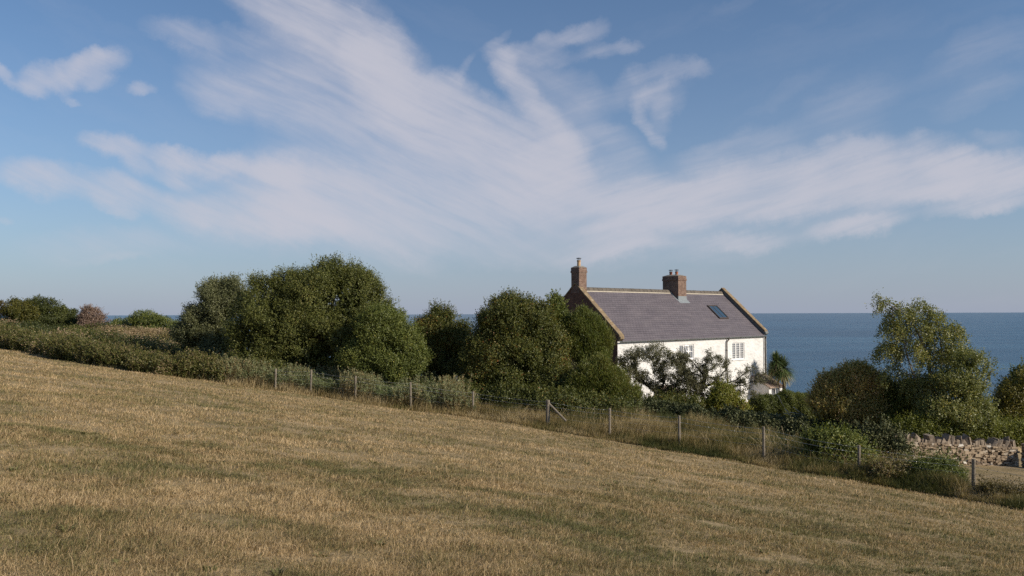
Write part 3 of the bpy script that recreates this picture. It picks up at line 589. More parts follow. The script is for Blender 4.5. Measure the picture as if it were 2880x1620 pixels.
# thorn trees before the white wall
def twigs(mb, p, d, L, r, lev, kids=5, tips=None, wob=.35, grav=.0):
    n = 4; pts = [p]; q = p.copy(); dd = d/np.linalg.norm(d)
    for i in range(n):
        dd = dd+rng.normal(size=3)*wob; dd[2] += grav; dd /= np.linalg.norm(dd); q = q+dd*L/n; pts.append(q.copy())
    mb.tube(pts, [max(r*(1-.75*i/n), .0035) for i in range(n+1)], 4 if r < .02 else 6, cap=False)
    if tips is not None: tips += pts[1:]
    if lev > 0:
        for _ in range(kids):
            i = rng.integers(1, n+1); nd = dd+rng.normal(size=3)*.9; twigs(mb, pts[i], nd, L*(.5+.3*rng.random()), r*.5, lev-1, kids, tips, wob, grav)
def thorn(name, label, D, stems, lev, kids, L, leafn, per, sprd, fol=None, mat='thorn', leaf=.075):
    X = at(stems[0][0][0], 1000, D)[0]; g = float(H(X, D)); root = empty(name, (X, D, g), label, 'tree'); mb = MB(); tips = []
    for si, (pts) in enumerate(stems):
        P = [at(x, y, D+dy) for x, y, dy, r in pts]; R_ = [r for *_, r in pts]
        if si == 0: P[0] = np.array([P[0][0], P[0][1], g-.15])
        Q = []; QR = []
        for i in range(len(P)-1):
            for k in range(3): Q.append(P[i]+(P[i+1]-P[i])*k/3+(rng.normal(size=3)*.03 if k else 0)); QR.append(R_[i]+(R_[i+1]-R_[i])*k/3)
        Q.append(P[-1]); QR.append(R_[-1]); mb.tube(Q, QR, 8)
        st = 5 if si == 0 else 1
        for i in range(st, len(Q)):
            for _ in range(kids if i < len(Q)-1 else kids+2):
                d = rng.normal(size=3)+np.array([0, 0, .35]); d[1] *= .9; twigs(mb, Q[i].copy(), d, L*(.6+.6*rng.random()), max(QR[i]*.35, .012), lev, 3, tips, .38, .02)
    mb.build('trunk', M['bark_dark'], root, smooth=True, world=True)
    T = np.array(tips); k = rng.integers(0, len(T), leafn); p = np.repeat(T[k], per, 0)+rng.normal(size=(leafn*per, 3))*sprd
    if fol is not None:
        C, R = lobes_world(fol[0], D); p2, _, _ = crown_pts(C, R, fol[1], 13, .08, .22, .3, .5, .8, 9, nf=4.5); p = np.concatenate([p, p2])
    t = np.clip(.45+rng.normal(size=len(p))*.22, 0, 1); v, f, q = leaf_quads(p, leaf, leaf*.6, t); np_mesh('foliage', v, f, M[mat], root, q)
thorn('thorn_tree', 'leafy wind bent thorn tree leaning left in front of the white wall', 48.5,
      [[(1900,1150,0,.16),(1893,1128,0,.15),(1876,1112,0,.13),(1855,1106,0,.12),(1832,1093,0,.10),(1808,1072,0,.08),(1790,1040,0,.05),(1778,1010,0,.03)],
       [(1855,1106,0,.09),(1868,1075,.2,.06),(1862,1035,.2,.04),(1850,1000,.2,.02)], [(1880,1112,0,.09),(1905,1080,-.3,.06),(1915,1045,-.3,.04),(1895,1010,-.2,.02)],
       [(1808,1072,0,.04),(1775,1060,-.2,.03),(1755,1035,-.2,.015)], [(1895,1125,0,.08),(1930,1100,-.2,.05),(1945,1070,-.2,.02)]],
      1, 2, .55, 4200, 6, .07, ([(1786,1006,38,28),(1762,1032,22,28),(1855,1005,44,34),(1890,1045,44,42),(1925,1085,42,36),(1868,1060,30,26),(1900,1015,28,30),(1935,1115,30,22)], 1350))
thorn('twisted_tree', 'nearly bare twisted dark tree in front of the white wall', 48.0,
      [[(1978,1160,0,.15),(1977,1122,0,.14),(1968,1105,0,.13),(1979,1081,0,.11),(1986,1058,0,.08),(1984,1030,0,.05),(1986,1004,0,.02)],
       [(1982,1065,0,.07),(1968,1040,.2,.05),(1952,1022,.2,.035),(1930,1006,.2,.02)], [(1979,1085,0,.08),(2005,1080,-.2,.06),(2035,1082,-.3,.05),(2070,1070,-.3,.035),(2100,1045,-.3,.02)],
       [(2005,1080,0,.05),(2030,1055,.2,.04),(2045,1030,.2,.02)], [(2035,1082,0,.04),(2080,1085,-.2,.03),(2125,1072,-.3,.02),(2150,1052,-.3,.01)], [(2035,1082,0,.04),(2075,1100,-.3,.025),(2110,1108,-.3,.012)],
       [(1984,1050,0,.04),(2010,1030,-.2,.025),(2020,1010,-.2,.012)], [(1972,1060,0,.04),(1945,1050,-.2,.03),(1925,1060,-.3,.015)], [(1972,1110,0,.04),(1950,1095,-.2,.03),(1935,1075,-.3,.015)]],
      2, 2, .50, 3000, 5, .06)
# cabbage palm
def palm():
    D = 62.5; X = at(2203, 1000, D)[0]; g = float(H(X, D)); root = empty('cabbage_palm', (X, D, g), 'spiky cabbage palm at the right hand corner of the cottage', 'palm')
    V, FF, Q = [], [], []; o = 0
    for hx, hy, n, LL in ((2182,1016,420,1.0),(2200,1036,750,1.18),(2172,1038,220,.85)):
        c = at(hx, hy, D)
        for i in range(n):
            el = rng.uniform(-1.2, 1.45); az = rng.uniform(0, 2*pi); d = np.array([cos(az)*cos(el), sin(az)*cos(el), sin(el)]); L = LL*rng.uniform(.75, 1.15)
            dr = .08+.30*max(0, cos(el)); w = np.cross(d, [0, 0, 1.]); w = w/np.linalg.norm(w)*.05
            for k in range(4):
                s0 = k/3; p = c+d*s0*L-np.array([0, 0, dr*s0*s0*L]); ww = w*(1.1-s0 if k else .7); V += [p-ww, p+ww]
            for k in range(3): FF.append([o+2*k, o+2*k+1, o+2*k+3, o+2*k+2])
            o += 8; tt = np.clip((.85 if el < -.45 else .35)+rng.normal()*.15, 0, 1); Q += [tt]*8
    np_mesh('crown', V, FF, M['palm'], root, np.array(Q)); mb = MB()
    t0 = at(2203, 1040, D); mb.tube([(X, D, g-.1), (X+.03, D, (g+t0[2])/2), t0], [.16, .13, .12], 9); mb.tube([t0-np.array([0, 0, .7]), at(2184, 1012, D)], [.09, .08], 8)
    mb.build('trunk', M['bark'], root, smooth=True, world=True)
palm()
mb = MB()
for pts in ([(2188,1112),(2198,1132),(2208,1150),(2222,1160)], [(2205,1162),(2235,1168),(2262,1178),(2280,1182)], [(2232,1145),(2250,1160),(2275,1172)], [(2222,1160),(2245,1163),(2265,1170)], [(2208,1150),(2225,1172)]):
    mb.tube([at(x, y, 41.0+.2*i) for i, (x, y) in enumerate(pts)], [.018, .015, .012, .006][:len(pts)], 5)
tag(mb.build('dead_branch', M['twig_pale'], smooth=True), 'bleached dead branches lying on top of the dark ivy hedge', 'branch')
# ivy on the wall end
hedge('ivy', 'ivy spilling down over the left end of the dry stone wall', 'ivy', [(2430,1200,1290,34.4),(2500,1215,1290,34.2),(2530,1232,1290,34.1),(2548,1245,1290,34.1)], M['ivy'], 1100, 11, leaf=.09, spread=.09, spray=.2, thick=.35, fill=350, fsize=.2, tb=.22, step=18, rough=.4)
# ------------------------------------------------------------------ wire fence
def fence():
    posts = [(775,1037),(874,1040),(1000,1057),(1156,1075),(1330,1101),(1540,1125),(1714,1148),(1910,1169),(2147,1200),(2415,1252),(2735,1290),(3110,1345)]
    P = []
    for px, yt in posts:
        t = ray(px, yt)[0]; D = float(yedge(t))+(.35 if px < 1250 else .75); tp = at(px, yt, D); P.append((tp[0], D, float(H(tp[0], D)), tp[2]))
    root = empty('wire_fence', (P[5][0], P[5][1], P[5][2]), 'post and barbed wire fence between the mown field and the garden hedges', 'fence')
    for i, (x, y, g, z) in enumerate(P):
        r = .10 if i == 5 else .055*(1.15 if i == 10 else 1); lx, ly = rng.normal(size=2)*.025
        mb = MB(); mb.tube([(x, y, g-.3), (x+lx*.5, y+ly*.5, (g+z)/2), (x+lx, y+ly, z)], [r*1.03, r, r*.97], 12)
        mb.build('post', M['post'], root, world=True)
    x, y, g, z = P[5]; e = at(1592, 1184, y-.5); mb = MB(); mb.tube([(x+.08, y-.02, z-.18), tuple(e)], [.05, .05], 10); mb.build('strut', M['post'], root, world=True)
    for dz in (.08, .27, .5, .75):
        mb = MB(); 
        for a, b in zip(P[:-1], P[1:]):
            pts = []
            for k in range(7):
                s = k/6; pts.append((a[0]+(b[0]-a[0])*s, a[1]-.06+(b[1]-a[1])*s, a[3]-dz+(b[3]-a[3])*s-.06*sin(pi*s)))
            mb.tube(pts, .005 if dz < .4 else .003, 4)
            if dz < .4:
                L = math.dist(a[:2], b[:2]); n = int(L/.13)
                for k in range(n):
                    s = (k+.5)/n; c = np.array([a[0]+(b[0]-a[0])*s, a[1]-.06+(b[1]-a[1])*s, a[3]-dz+(b[3]-a[3])*s-.06*sin(pi*s)]); d = rng.normal(size=3); d = d/np.linalg.norm(d)*.018; mb.tube([c-d, c+d], .003, 3)
        mb.build('wire', M['wire'], root, world=True)
fence()
# ------------------------------------------------------------------ dry stone walls
def stone_wall(name, A, B, za, zb, height, thick, label, coping=True, seed=1):
    """A, B ground ends (x, y)"""
    r = np.random.default_rng(seed); L = math.dist(A, B); rz = atan2(B[1]-A[1], B[0]-A[0]); root = empty(name, (A[0], A[1], za), label, 'wall', None, rz); sl = (zb-za)/L
    mb = MB(); mb.add([(x, y, z+sl*x) for x in (.05, L-.05) for y in (.05, thick-.05) for z in (-.3, height-.02)], [(0,1,3,2),(4,6,7,5),(0,4,5,1),(2,3,7,6),(0,2,6,4),(1,5,7,3)]); mb.build('core', M['bark_dark'], root)
    def stone(mb, cx, cy, cz, sx, sy, sz, tilt=0, jit=.16):
        q = []
        for dx in (-.5, .5):
            for dy in (-.5, .5):
                for dz in (-.5, .5): q.append([dx*sx*(1+r.normal()*jit*.6), dy*sy*(1+r.normal()*jit*.5), dz*sz*(1+r.normal()*jit)])
        ct, st = cos(tilt), sin(tilt); q = [(cx+x*ct+z*st, cy+y, cz-x*st+z*ct+sl*cx) for x, y, z in q]
        mb.add(q, [(0,1,3,2),(4,6,7,5),(0,4,5,1),(2,3,7,6),(0,2,6,4),(1,5,7,3)])
    mb = MB(); z = -.1
    while z < height-.03:
        h = r.uniform(.06, .13); x = 0
        while x < L:
            w = r.uniform(.08, .27)
            for cy in (.06, thick-.06):
                if w < .16 and h > .09 and r.random() < .5:
                    for q_ in (0, 1): stone(mb, min(x+w/2, L-.05), cy+r.normal()*.03, z+h*(.25+.5*q_), w-.014, .20, h*.5-.008, r.normal()*.06, .2)
                else: stone(mb, min(x+w/2, L-.05), cy+r.normal()*.03, z+h/2+r.normal()*.014, w-.014, .20, h*r.uniform(.8, 1.15), r.normal()*.07, .2)
            x += w
        for e in (.05, L-.05): stone(mb, e, thick/2, z+h/2, .18, thick*.8, h-.006)
        z += h
    o = mb.build('stonework', M['dry_stone'], root, bevel=.012)
    if coping:
        mb = MB(); x = 0
        while x < L:
            w = r.uniform(.05, .19); hh = r.uniform(.16, .46); stone(mb, x+w/2, thick/2, height+hh/2-.05, w, thick*r.uniform(.7, 1.05), hh, r.normal()*.3+.08, .28); x += w*r.uniform(.95, 1.25)
        mb.build('coping', M['dry_stone_cope'], root, bevel=.012)
    else:
        mb = MB(); x = 0
        while x < L:
            w = r.uniform(.35, .6); stone(mb, x+w/2, thick/2, height+.04, w, thick*1.15, .07, r.normal()*.02, .1); x += w
        mb.build('coping', M['dry_stone_cope'], root, bevel=.01)
    return root
simple('dry_stone_cope', (.25,.20,.15), .95, .1, .45, 5, .03)
a = at(2485, 1296, 34.3); b = at(2862, 1308, 35.2); za = float(H(a[0], a[1])); zb = float(H(b[0], b[1]))
stone_wall('stone_wall', a[:2], b[:2], za, zb, .80, .5, 'lit dry stone wall with upright coping stones on the right of the garden', seed=4)
c = at(2874, 1309, 35.4); d = (c[0]+1.3, c[1]-3.2)
stone_wall('stone_wall', c[:2], d, float(H(c[0], c[1])), float(H(*d)), .95, .5, 'shaded end of a second stone wall cut by the right edge of the picture', False, seed=8)
# ------------------------------------------------------------------ cottage
Cn = at(1737, 952, 52.0); TH = radians(42.453); EZ = Cn[2]-HZ; LN = 18.3; HV = 3.72; RZ = 3.36; SL = RZ/HV
cu = np.array([cos(TH), sin(TH), 0]); cv = np.array([-sin(TH), cos(TH), 0])
def cottage():
    R = empty('cottage', (Cn[0], Cn[1], HZ), 'white painted stone cottage with purple grey slate roof and two brick chimneys above the sea', 'house', None, TH)
    rz = lambda v: EZ+SL*(v if v <= HV else 2*HV-v)
    wins = [(6.75,8.50,EZ-1.66,EZ-.62,'casement'),(13.55,15.25,EZ-1.94,EZ-.65,'grid'),(1.95,3.35,EZ-1.50,EZ-.60,'casement'),(1.98,3.38,EZ-4.75,EZ-3.70,'casement'),(7.4,8.8,EZ-4.95,EZ-3.95,'casement'),(13.3,14.5,EZ-4.9,EZ-3.9,'casement')]
    # front wall with real openings
    us = sorted({.0, LN-.05, *[w[0] for w in wins], *[w[1] for w in wins]}); zs = sorted({-.6, EZ-.02, *[w[2] for w in wins], *[w[3] for w in wins]})
    mb = MB()
    for a0, a1 in zip(us[:-1], us[1:]):
        for z0, z1 in zip(zs[:-1], zs[1:]):
            if any(w[0] <= (a0+a1)/2 <= w[1] and w[2] <= (z0+z1)/2 <= w[3] for w in wins): continue
            mb.quad((a0, 0, z0), (a1, 0, z0), (a1, 0, z1), (a0, 0, z1))
    for w in wins:
        u0_, u1_, z0, z1 = w[:4]; d = .16
        mb.quad((u0_,0,z0),(u0_,0,z1),(u0_,d,z1),(u0_,d,z0)); mb.quad((u1_,0,z1),(u1_,0,z0),(u1_,d,z0),(u1_,d,z1)); mb.quad((u0_,0,z1),(u1_,0,z1),(u1_,d,z1),(u0_,d,z1)); mb.quad((u1_,0,z0),(u0_,0,z0),(u0_,d,z0),(u1_,d,z0))
    mb.build('front_wall', M['white_wall'], R)
    mb = MB(); mb.quad((0,2*HV,-.6),(0,2*HV,EZ-.02),(LN,2*HV,EZ-.02),(LN,2*HV,-.6)); mb.build('rear_wall', M['white_wall'], R)
    top = lambda v: rz(v)+.30
    prof = [(.003,-.6),(.003,EZ-.03),(-.08,EZ-.03),(-.08,top(-.08)),(HV,top(HV)),(2*HV+.08,top(-.08)),(2*HV+.08,EZ-.03),(2*HV-.003,EZ-.03),(2*HV-.003,-.6)]
    MB().prism(prof, 0, -.02, .30).build('gable_wall', M['gable_brick'], R)
    MB().prism(prof, 0, LN-.30, LN+.02).build('gable_wall', M['grey_stone'], R)
    # roof
    mb = MB(); a0, a1 = .302, LN-.302
    for s in (0, 1):
        f_ = (lambda v: v) if s == 0 else (lambda v: 2*HV-v)
        mb.add([(a0, f_(-.17), rz(-.17)), (a1, f_(-.17), rz(-.17)), (a1, f_(HV), rz(HV)), (a0, f_(HV), rz(HV)), (a0, f_(-.17), rz(-.17)-.07), (a1, f_(-.17), rz(-.17)-.07), (a1, f_(HV), rz(HV)-.07), (a0, f_(HV), rz(HV)-.07)],
               [(0,1,2,3) if s == 0 else (3,2,1,0), (0,4,5,1) if s == 0 else (1,5,4,0)])
    roof = mb.build('roof', M['slate'], R)
    mb = MB(); n = 38; w = (a1-a0)/n
    for i in range(n):
        if a0+w*(i+.5) > 10.7 and a0+w*(i+.5) < 11.85:
            if mb.v: mb.build('ridge_tiles', M['ridge'], R); mb = MB()
            continue
        dz = rng.normal()*.006; x0 = a0+w*i+.012; x1 = a0+w*(i+1)-.012
        arc = [(HV+q, RZ+EZ+r_+dz) for q, r_ in ((-.20,-.145),(-.16,-.03),(-.09,.07),(0,.105),(.09,.07),(.16,-.03),(.20,-.145))]; mb.prism(arc, 0, x0, x1)
    mb.build('ridge_tiles', M['ridge'], R)
    mb = MB()
    for x0, x1 in ((a0, 10.74), (11.82, a1)):
        for s in (-1, 1): mb = MB(); mb.prism([(HV+s*.235, RZ+EZ-.225), (HV+s*.235, RZ+EZ-.20), (HV+s*.20, RZ+EZ-.15), (HV+s*.12, RZ+EZ-.06), (HV+s*.12, RZ+EZ-.12)], 0, x0, x1); mb.build('ridge_mortar', M['mortar'], R)
    # copings
    def coping(x0, x1):
        mb = MB()
        for s in (0, 1):
            f_ = (lambda v: v) if s == 0 else (lambda v: 2*HV-v); n = 8; va = -.24
            for i in range(n):
                v0 = va+(HV-va)*i/n+.004; v1 = va+(HV-va)*(i+1)/n-.004; dz = rng.normal()*.008
                t = lambda v: rz(v)+.30 if v > -.2 else EZ+SL*v+.30
                mb.prism([(f_(v0), t(v0)+.002), (f_(v1), t(v1)+.002), (f_(v1), t(v1)+.13+dz), (f_(v0), t(v0)+.13+dz)], 0, x0+rng.normal()*.01, x1+rng.normal()*.01)
        return mb.build('coping', M['coping'], R, bevel=.015)
    coping(-.07, .36); coping(LN-.38, LN+.08)
    for x0, x1 in ((-.05, .33), (LN-.36, LN+.07)):
        mb = MB()
        mb.prism([(-.30, EZ-.02), (-.30, EZ+.10), (-.08, EZ+.26), (-.083, EZ-.16)], 0, x0, x1); mb.build('kneeler', M['grey_stone'] if x0 > 1 else M['coping'], R)
    mb = MB(); z = -.5
    while z < EZ-.25:
        mb.box(LN-.045, LN+.12, -.07-(.02 if int(z*5) % 2 else 0), .35, z, z+.235); z += .24
    mb.build('quoins', M['grey_stone'], R)
    # chimneys
    def chimney(u0_, u1_, v0, v1, zb, zt, pots, lead=None):
        mb = MB(); mb.box(u0_, u1_, v0, v1, zb, zt-.36); mb.box(u0_-.035, u1_+.035, v0-.035, v1+.035, zt-.36, zt-.22); mb.box(u0_-.012, u1_+.012, v0-.012, v1+.012, zt-.22, zt)
        ch = mb.build('chimney', M['brick'], R)
        cx, cy = (u0_+u1_)/2, (v0+v1)/2; ax, ay = (u1_-u0_)/2+.01, (v1-v0)/2+.01
        mb = MB(); mb.add([(cx-ax, cy-ay, zt+.002), (cx+ax, cy-ay, zt+.002), (cx+ax, cy+ay, zt+.002), (cx-ax, cy+ay, zt+.002), (cx-ax*.5, cy-ay*.5, zt+.12), (cx+ax*.5, cy-ay*.5, zt+.12), (cx+ax*.5, cy+ay*.5, zt+.12), (cx-ax*.5, cy+ay*.5, zt+.12)], [(0,1,5,4),(1,2,6,5),(2,3,7,6),(3,0,4,7),(4,5,6,7)]); mb.build('flaunching', M['mortar_grey'], ch)
        for (x, y, h, r, mt) in pots:
            mb = MB(); z0 = zt+.04
            mb.tube([(x,y,z0),(x,y,z0+.06),(x,y,z0+.08),(x,y,z0+h-.09),(x,y,z0+h-.06),(x,y,z0+h)], [r*1.15, r*1.15, r, r*.92, r*1.12, r*1.1], 16); mb.build('chimney_pot', M[mt], ch, smooth=False)
            mb = MB()
            for k in range(4):
                a = k*pi/2+.5; mb.tube([(x+r*.8*cos(a), y+r*.8*sin(a), z0+h-.02), (x+r*.9*cos(a), y+r*.9*sin(a), z0+h+.14)], .014, 5)
            mb.tube([(x,y,z0+h+.13),(x,y,z0+h+.17),(x,y,z0+h+.19)], [r*1.45, r*1.35, r*.3], 14); mb.tube([(x,y,z0+h-.01),(x,y,z0+h+.03)], [r*.75, r*.75], 12)
            mb.build('cowl', M['iron'], ch)
        return ch
    simple('mortar_grey', (.22,.20,.17), .95, .1, .2, 6)
    chimney(-.022, .74, HV-.37, HV+.37, EZ+RZ-.3, EZ+4.80, [(.36, HV, .46, .125, 'pot_buff')])
    ch = chimney(10.75, 11.8, 2.93, 4.4, EZ+2.2, EZ+4.52, [(11.28, 4.0, .30, .115, 'pot_red'), (11.28, 3.45, .30, .115, 'pot_red')])
    mb = MB(); e = .012
    mb.add([(10.62, 2.66, rz(2.66)+e), (11.95, 2.66, rz(2.66)+e), (11.95, 2.93, rz(2.93)+e), (10.62, 2.93, rz(2.93)+e)], [(0,1,2,3)]); mb.box(10.735, 11.815, 2.912, 3.0, rz(2.9)-.05, rz(2.9)+.33)
    for x0, x1 in ((10.55, 10.745), (11.805, 11.95)): mb.add([(x0, 2.93, rz(2.93)+e), (x1, 2.93, rz(2.93)+e), (x1, HV-.18, rz(HV-.18)+e), (x0, HV-.18, rz(HV-.18)+e)], [(0,1,2,3)])
    mb.build('flashing', M['lead'], ch)
    # skylight
    s0, s1, v0, v1 = 13.83, 15.12, 1.30, 2.44; sk = MB(); nz = np.array([0, -SL, 1.])/math.hypot(SL, 1)
    P = lambda u_, v_, h_: tuple(np.array([u_, v_, rz(v_)])+nz*h_)
    def bar(a0, a1, b0, b1, h0, h1):
        sk.add([P(a0,b0,h0),P(a1,b0,h0),P(a1,b1,h0),P(a0,b1,h0),P(a0,b0,h1),P(a1,b0,h1),P(a1,b1,h1),P(a0,b1,h1)], [(3,2,1,0),(4,5,6,7),(0,1,5,4),(1,2,6,5),(2,3,7,6),(3,0,4,7)])
    for a_ in ((s0,s1,v0,v0+.06),(s0,s1,v1-.06,v1),(s0,s0+.08,v0+.06,v1-.06),(s1-.08,s1,v0+.06,v1-.06)): bar(*a_, -.02, .10)
    bar((s0+s1)/2-.02, (s0+s1)/2+.02, v0+.06, v1-.06, .01, .075)
    so = sk.build('skylight', M['pipe'], R); sk = MB(); bar(s0+.08, s1-.08, v0+.06, v1-.06, .0, .06); sk.build('pane', M['roof_glass'], so)
    # gutter, fascia, downpipes
    mb = MB(); mb.box(.31, LN-.31, -.05, -.003, EZ-.30, EZ-.19); mb.build('fascia', M['fascia'], R)
    mb = MB(); arc = [(-.19+.065*cos(t), EZ-.20+.065*sin(t)) for t in np.linspace(pi, 2*pi, 8)]+[(-.19+.05*cos(t), EZ-.20+.05*sin(t)) for t in np.linspace(2*pi, pi, 8)]
    mb.prism(arc, 0, .05, LN-.05); g_ = mb.build('gutter', M['gutter'], R); mb = MB()
    for x in np.arange(1.2, 18, 1.65): mb.tube([(x, -.05, EZ-.15), (x, -.1, EZ-.27), (x, -.2, EZ-.285), (x, -.262, EZ-.19)], .013, 5); mb.build('bracket', M['pipe'], g_); mb = MB()
    mb = MB(); mb.tube([(12.85,-.19,EZ-.25),(12.85,-.19,EZ-.34),(12.68,-.12,EZ-.50),(12.64,-.10,EZ-.62),(12.64,-.10,-.1)], .05, 10)
    for z in (1.0, 2.7, 4.0): mb.tube([(12.64,-.10,z),(12.64,-.10,z+.08)], .065, 10)
    mb.build('downpipe', M['pipe'], R, smooth=True)
    mb = MB(); mb.tube([(LN-.16,-.19,EZ-.25),(LN-.16,-.17,EZ-.36),(LN-.16,-.12,EZ-.5),(LN-.16,-.12,-.1)], .05, 10)
    for z in (1.0, 2.7, 4.0): mb.tube([(LN-.16,-.12,z),(LN-.16,-.12,z+.08)], .065, 10)
    mb.build('downpipe', M['pipe'], R, smooth=True)
    mb = MB(); mb.tube([(4.9,-.02,EZ-.25),(4.9,-.02,EZ-1.4)], .012, 5); mb.build('cable', M['pipe'], R)
    # windows
    for (u0_, u1_, z0, z1, kind) in wins:
        fr = MB(); y0, y1 = .045, .11; e = .055
        def fb(a0, a1, b0, b1, yy=(y0, y1)): fr.box(a0, a1, yy[0], yy[1], b0, b1)
        fb(u0_+.002, u1_-.002, z0+.002, z0+e); fb(u0_+.002, u1_-.002, z1-e, z1-.002); fb(u0_+.002, u0_+e, z0+e, z1-e); fb(u1_-e, u1_-.002, z0+e, z1-e)
        W = u1_-u0_; 
        for k in (1, 2): c = u0_+W*k/3; fb(c-.045, c+.045, z0+e, z1-e)
        w = fr.build('window', M['white_paint'], R)
        fr = MB(); yb = (.062, .098); rows = 7 if kind == 'grid' else 2; cols = 2 if kind == 'casement' else 2
        for k in range(3):
            p0 = u0_+W*k/3+(e if k == 0 else .045); p1 = u0_+W*(k+1)/3-(e if k == 2 else .045)
            b = .03
            fb(p0+.001, p0+b, z0+e+.001, z1-e-.001, yb); fb(p1-b, p1-.001, z0+e+.001, z1-e-.001, yb)
            for c in range(1, cols): x = p0+(p1-p0)*c/cols; fb(x-.011, x+.011, z0+e+.001, z1-e-.001, (.066, .094))
            for r_ in range(rows+1): z = z0+e+(z1-z0-2*e)*r_/rows; tk = .034 if r_ in (0, rows) or rows == 2 else .017; fb(p0+b+.001, p1-b-.001, max(z-tk/2, z0+e+.002), min(z+tk/2, z1-e-.002), (.064, .096))
        fr.build('glazing_bars', M['white_paint'], w)
        fr = MB(); fr.box(u0_+e, u1_-e, .078, .084, z0+e, z1-e); fr.build('pane', M['glass'], w)
        fr = MB(); fr.box(u0_-.08, u1_+.08, -.07, .044, z0-.07, z0-.001); fr.build('sill', M['white_paint'], w)
        if (u0_, kind) == (6.75, 'casement'):
            c0, c1 = u0_+W/3+.05, u0_+2*W/3-.05; zt = z1-.06; zb = (z0+z1)/2+.02; fr = MB(); ang = .35; hh = zt-zb
            def ob(a0, a1, s0_, s1_): fr.add([(a, -d_+y, zt-s_) for a in (a0, a1) for (s_, d_) in ((s0_*cos(ang), s0_*sin(ang)), (s1_*cos(ang), s1_*sin(ang))) for y in (.0, .035)], [(0,1,3,2),(4,6,7,5),(0,4,5,1),(2,3,7,6),(0,2,6,4),(1,5,7,3)])
            ob(c0, c1, 0, .04); ob(c0, c1, hh-.05, hh); ob(c0, c0+.04, .04, hh-.05); ob(c1-.04, c1, .04, hh-.05); ob((c0+c1)/2-.012, (c0+c1)/2+.012, .04, hh-.05); fr.build('open_casement', M['white_paint'], w)
    # low side extension on the right end
    u0_, u1_, dv = 16.25, 18.25, 1.5; zt, zl = EZ-3.28, EZ-4.08
    mb = MB()
    mb.add([(u0_,-.002,-.6),(u0_,-dv,-.6),(u0_,-dv,zl),(u0_,-.002,zt-.06)], [(0,1,2,3)]); mb.add([(u1_,-.002,-.6),(u1_,-dv,-.6),(u1_,-dv,zl),(u1_,-.002,zt-.06)], [(3,2,1,0)])
    w0, w1, q0, q1 = u0_+.28, u1_-.35, .25, zl-.14
    for a_ in ((u0_, w0, -.6, zl), (w1, u1_, -.6, zl), (w0, w1, -.6, q0), (w0, w1, q1, zl)): mb.quad((a_[0],-dv,a_[2]),(a_[1],-dv,a_[2]),(a_[1],-dv,a_[3]),(a_[0],-dv,a_[3]))
    ex = mb.build('extension', M['white_wall'], R)
    sx = (zt-zl)/dv; mb = MB()
    mb.add([(u0_-.1,-dv-.16,zl-.16*sx+.02),(u1_+.1,-dv-.16,zl-.16*sx+.02),(u1_+.1,-.004,zt+.02),(u0_-.1,-.004,zt+.02),(u0_-.1,-dv-.16,zl-.16*sx-.04),(u1_+.1,-dv-.16,zl-.16*sx-.04),(u1_+.1,-.004,zt-.04),(u0_-.1,-.004,zt-.04)], [(0,1,2,3),(7,6,5,4),(0,4,5,1),(3,7,4,0),(1,5,6,2)])
    mb.build('extension_roof', M['tiles'], ex)
    mb = MB(); mb.box(w0, w1, -dv+.08, -dv+.09, q0, q1); mb.build('pane', M['glass'], ex)
    mb = MB()
    for a_ in ((w0, w0+.07, q0, q1), (w1-.07, w1, q0, q1), ((w0+w1)/2-.03, (w0+w1)/2+.03, q0, q1), (w0+.071, w1-.071, q1-.06, q1), (w0+.071, w1-.071, q0, q0+.06)): mb.box(a_[0], a_[1], -dv-.012, -dv+.075, a_[2]+.002, a_[3]-.002)
    mb.build('window_frame', M['white_paint'], ex)
    # small hood over the lower left window
    mb = MB(); mb.add([(3.9,-.9,EZ-3.95),(5.9,-.9,EZ-3.95),(5.9,-.003,EZ-3.35),(3.9,-.003,EZ-3.35),(3.9,-.9,EZ-4.02),(5.9,-.9,EZ-4.02),(5.9,-.003,EZ-3.42),(3.9,-.003,EZ-3.42)], [(0,1,2,3),(7,6,5,4),(0,4,5,1),(3,7,4,0),(1,5,6,2)])
    pr = mb.build('porch_roof', M['tiles'], R); mb = MB(); mb.box(3.95, 4.05, -.85, -.75, -.3, EZ-3.99); mb.build('porch_post', M['white_paint'], pr); mb = MB(); mb.box(5.75, 5.85, -.85, -.75, -.3, EZ-3.99); mb.build('porch_post', M['white_paint'], pr)

cottage()
# ------------------------------------------------------------------ light, sky
SAZ = -26.0; SEL = 28.0
sd = Vector((cos(radians(SAZ))*cos(radians(SEL)), sin(radians(SAZ))*cos(radians(SEL)), sin(radians(SEL))))
L = bpy.data.lights.new('sun', 'SUN'); L.energy = 4.9; L.angle = radians(.55); L.color = (1, .90, .76)
o = bpy.data.objects.new('sun', L); COL.objects.link(o); o.rotation_euler = sd.to_track_quat('Z', 'Y').to_euler(); o.location = (40, 0, 40)
W = bpy.data.worlds.new('World'); S.world = W; W.use_nodes = True; nt = W.node_tree; nt.nodes.clear()
class WN(N):
    def __init__(s): s.t = nt
w = WN(); out = w.n('ShaderNodeOutputWorld'); bg = w.n('ShaderNodeBackground'); w.l(bg.outputs[0], out.inputs[0]); bg.inputs[1].default_value = .1
sky = w.n('ShaderNodeTexSky', sky_type='NISHITA', sun_disc=False, sun_elevation=radians(SEL), sun_rotation=radians(90-SAZ), altitude=10, air_density=1.0, dust_density=.6, ozone_density=2.5)
g = w.tc('Generated'); sp = w.n('ShaderNodeSeparateXYZ'); w.l(g, sp.inputs[0])
ya = w.math('MAXIMUM', w.math('ABSOLUTE', sp.outputs[1]), .08); A = w.math('DIVIDE', sp.outputs[0], ya); B = w.math('DIVIDE', w.math('MAXIMUM', sp.outputs[2], 0.), ya)
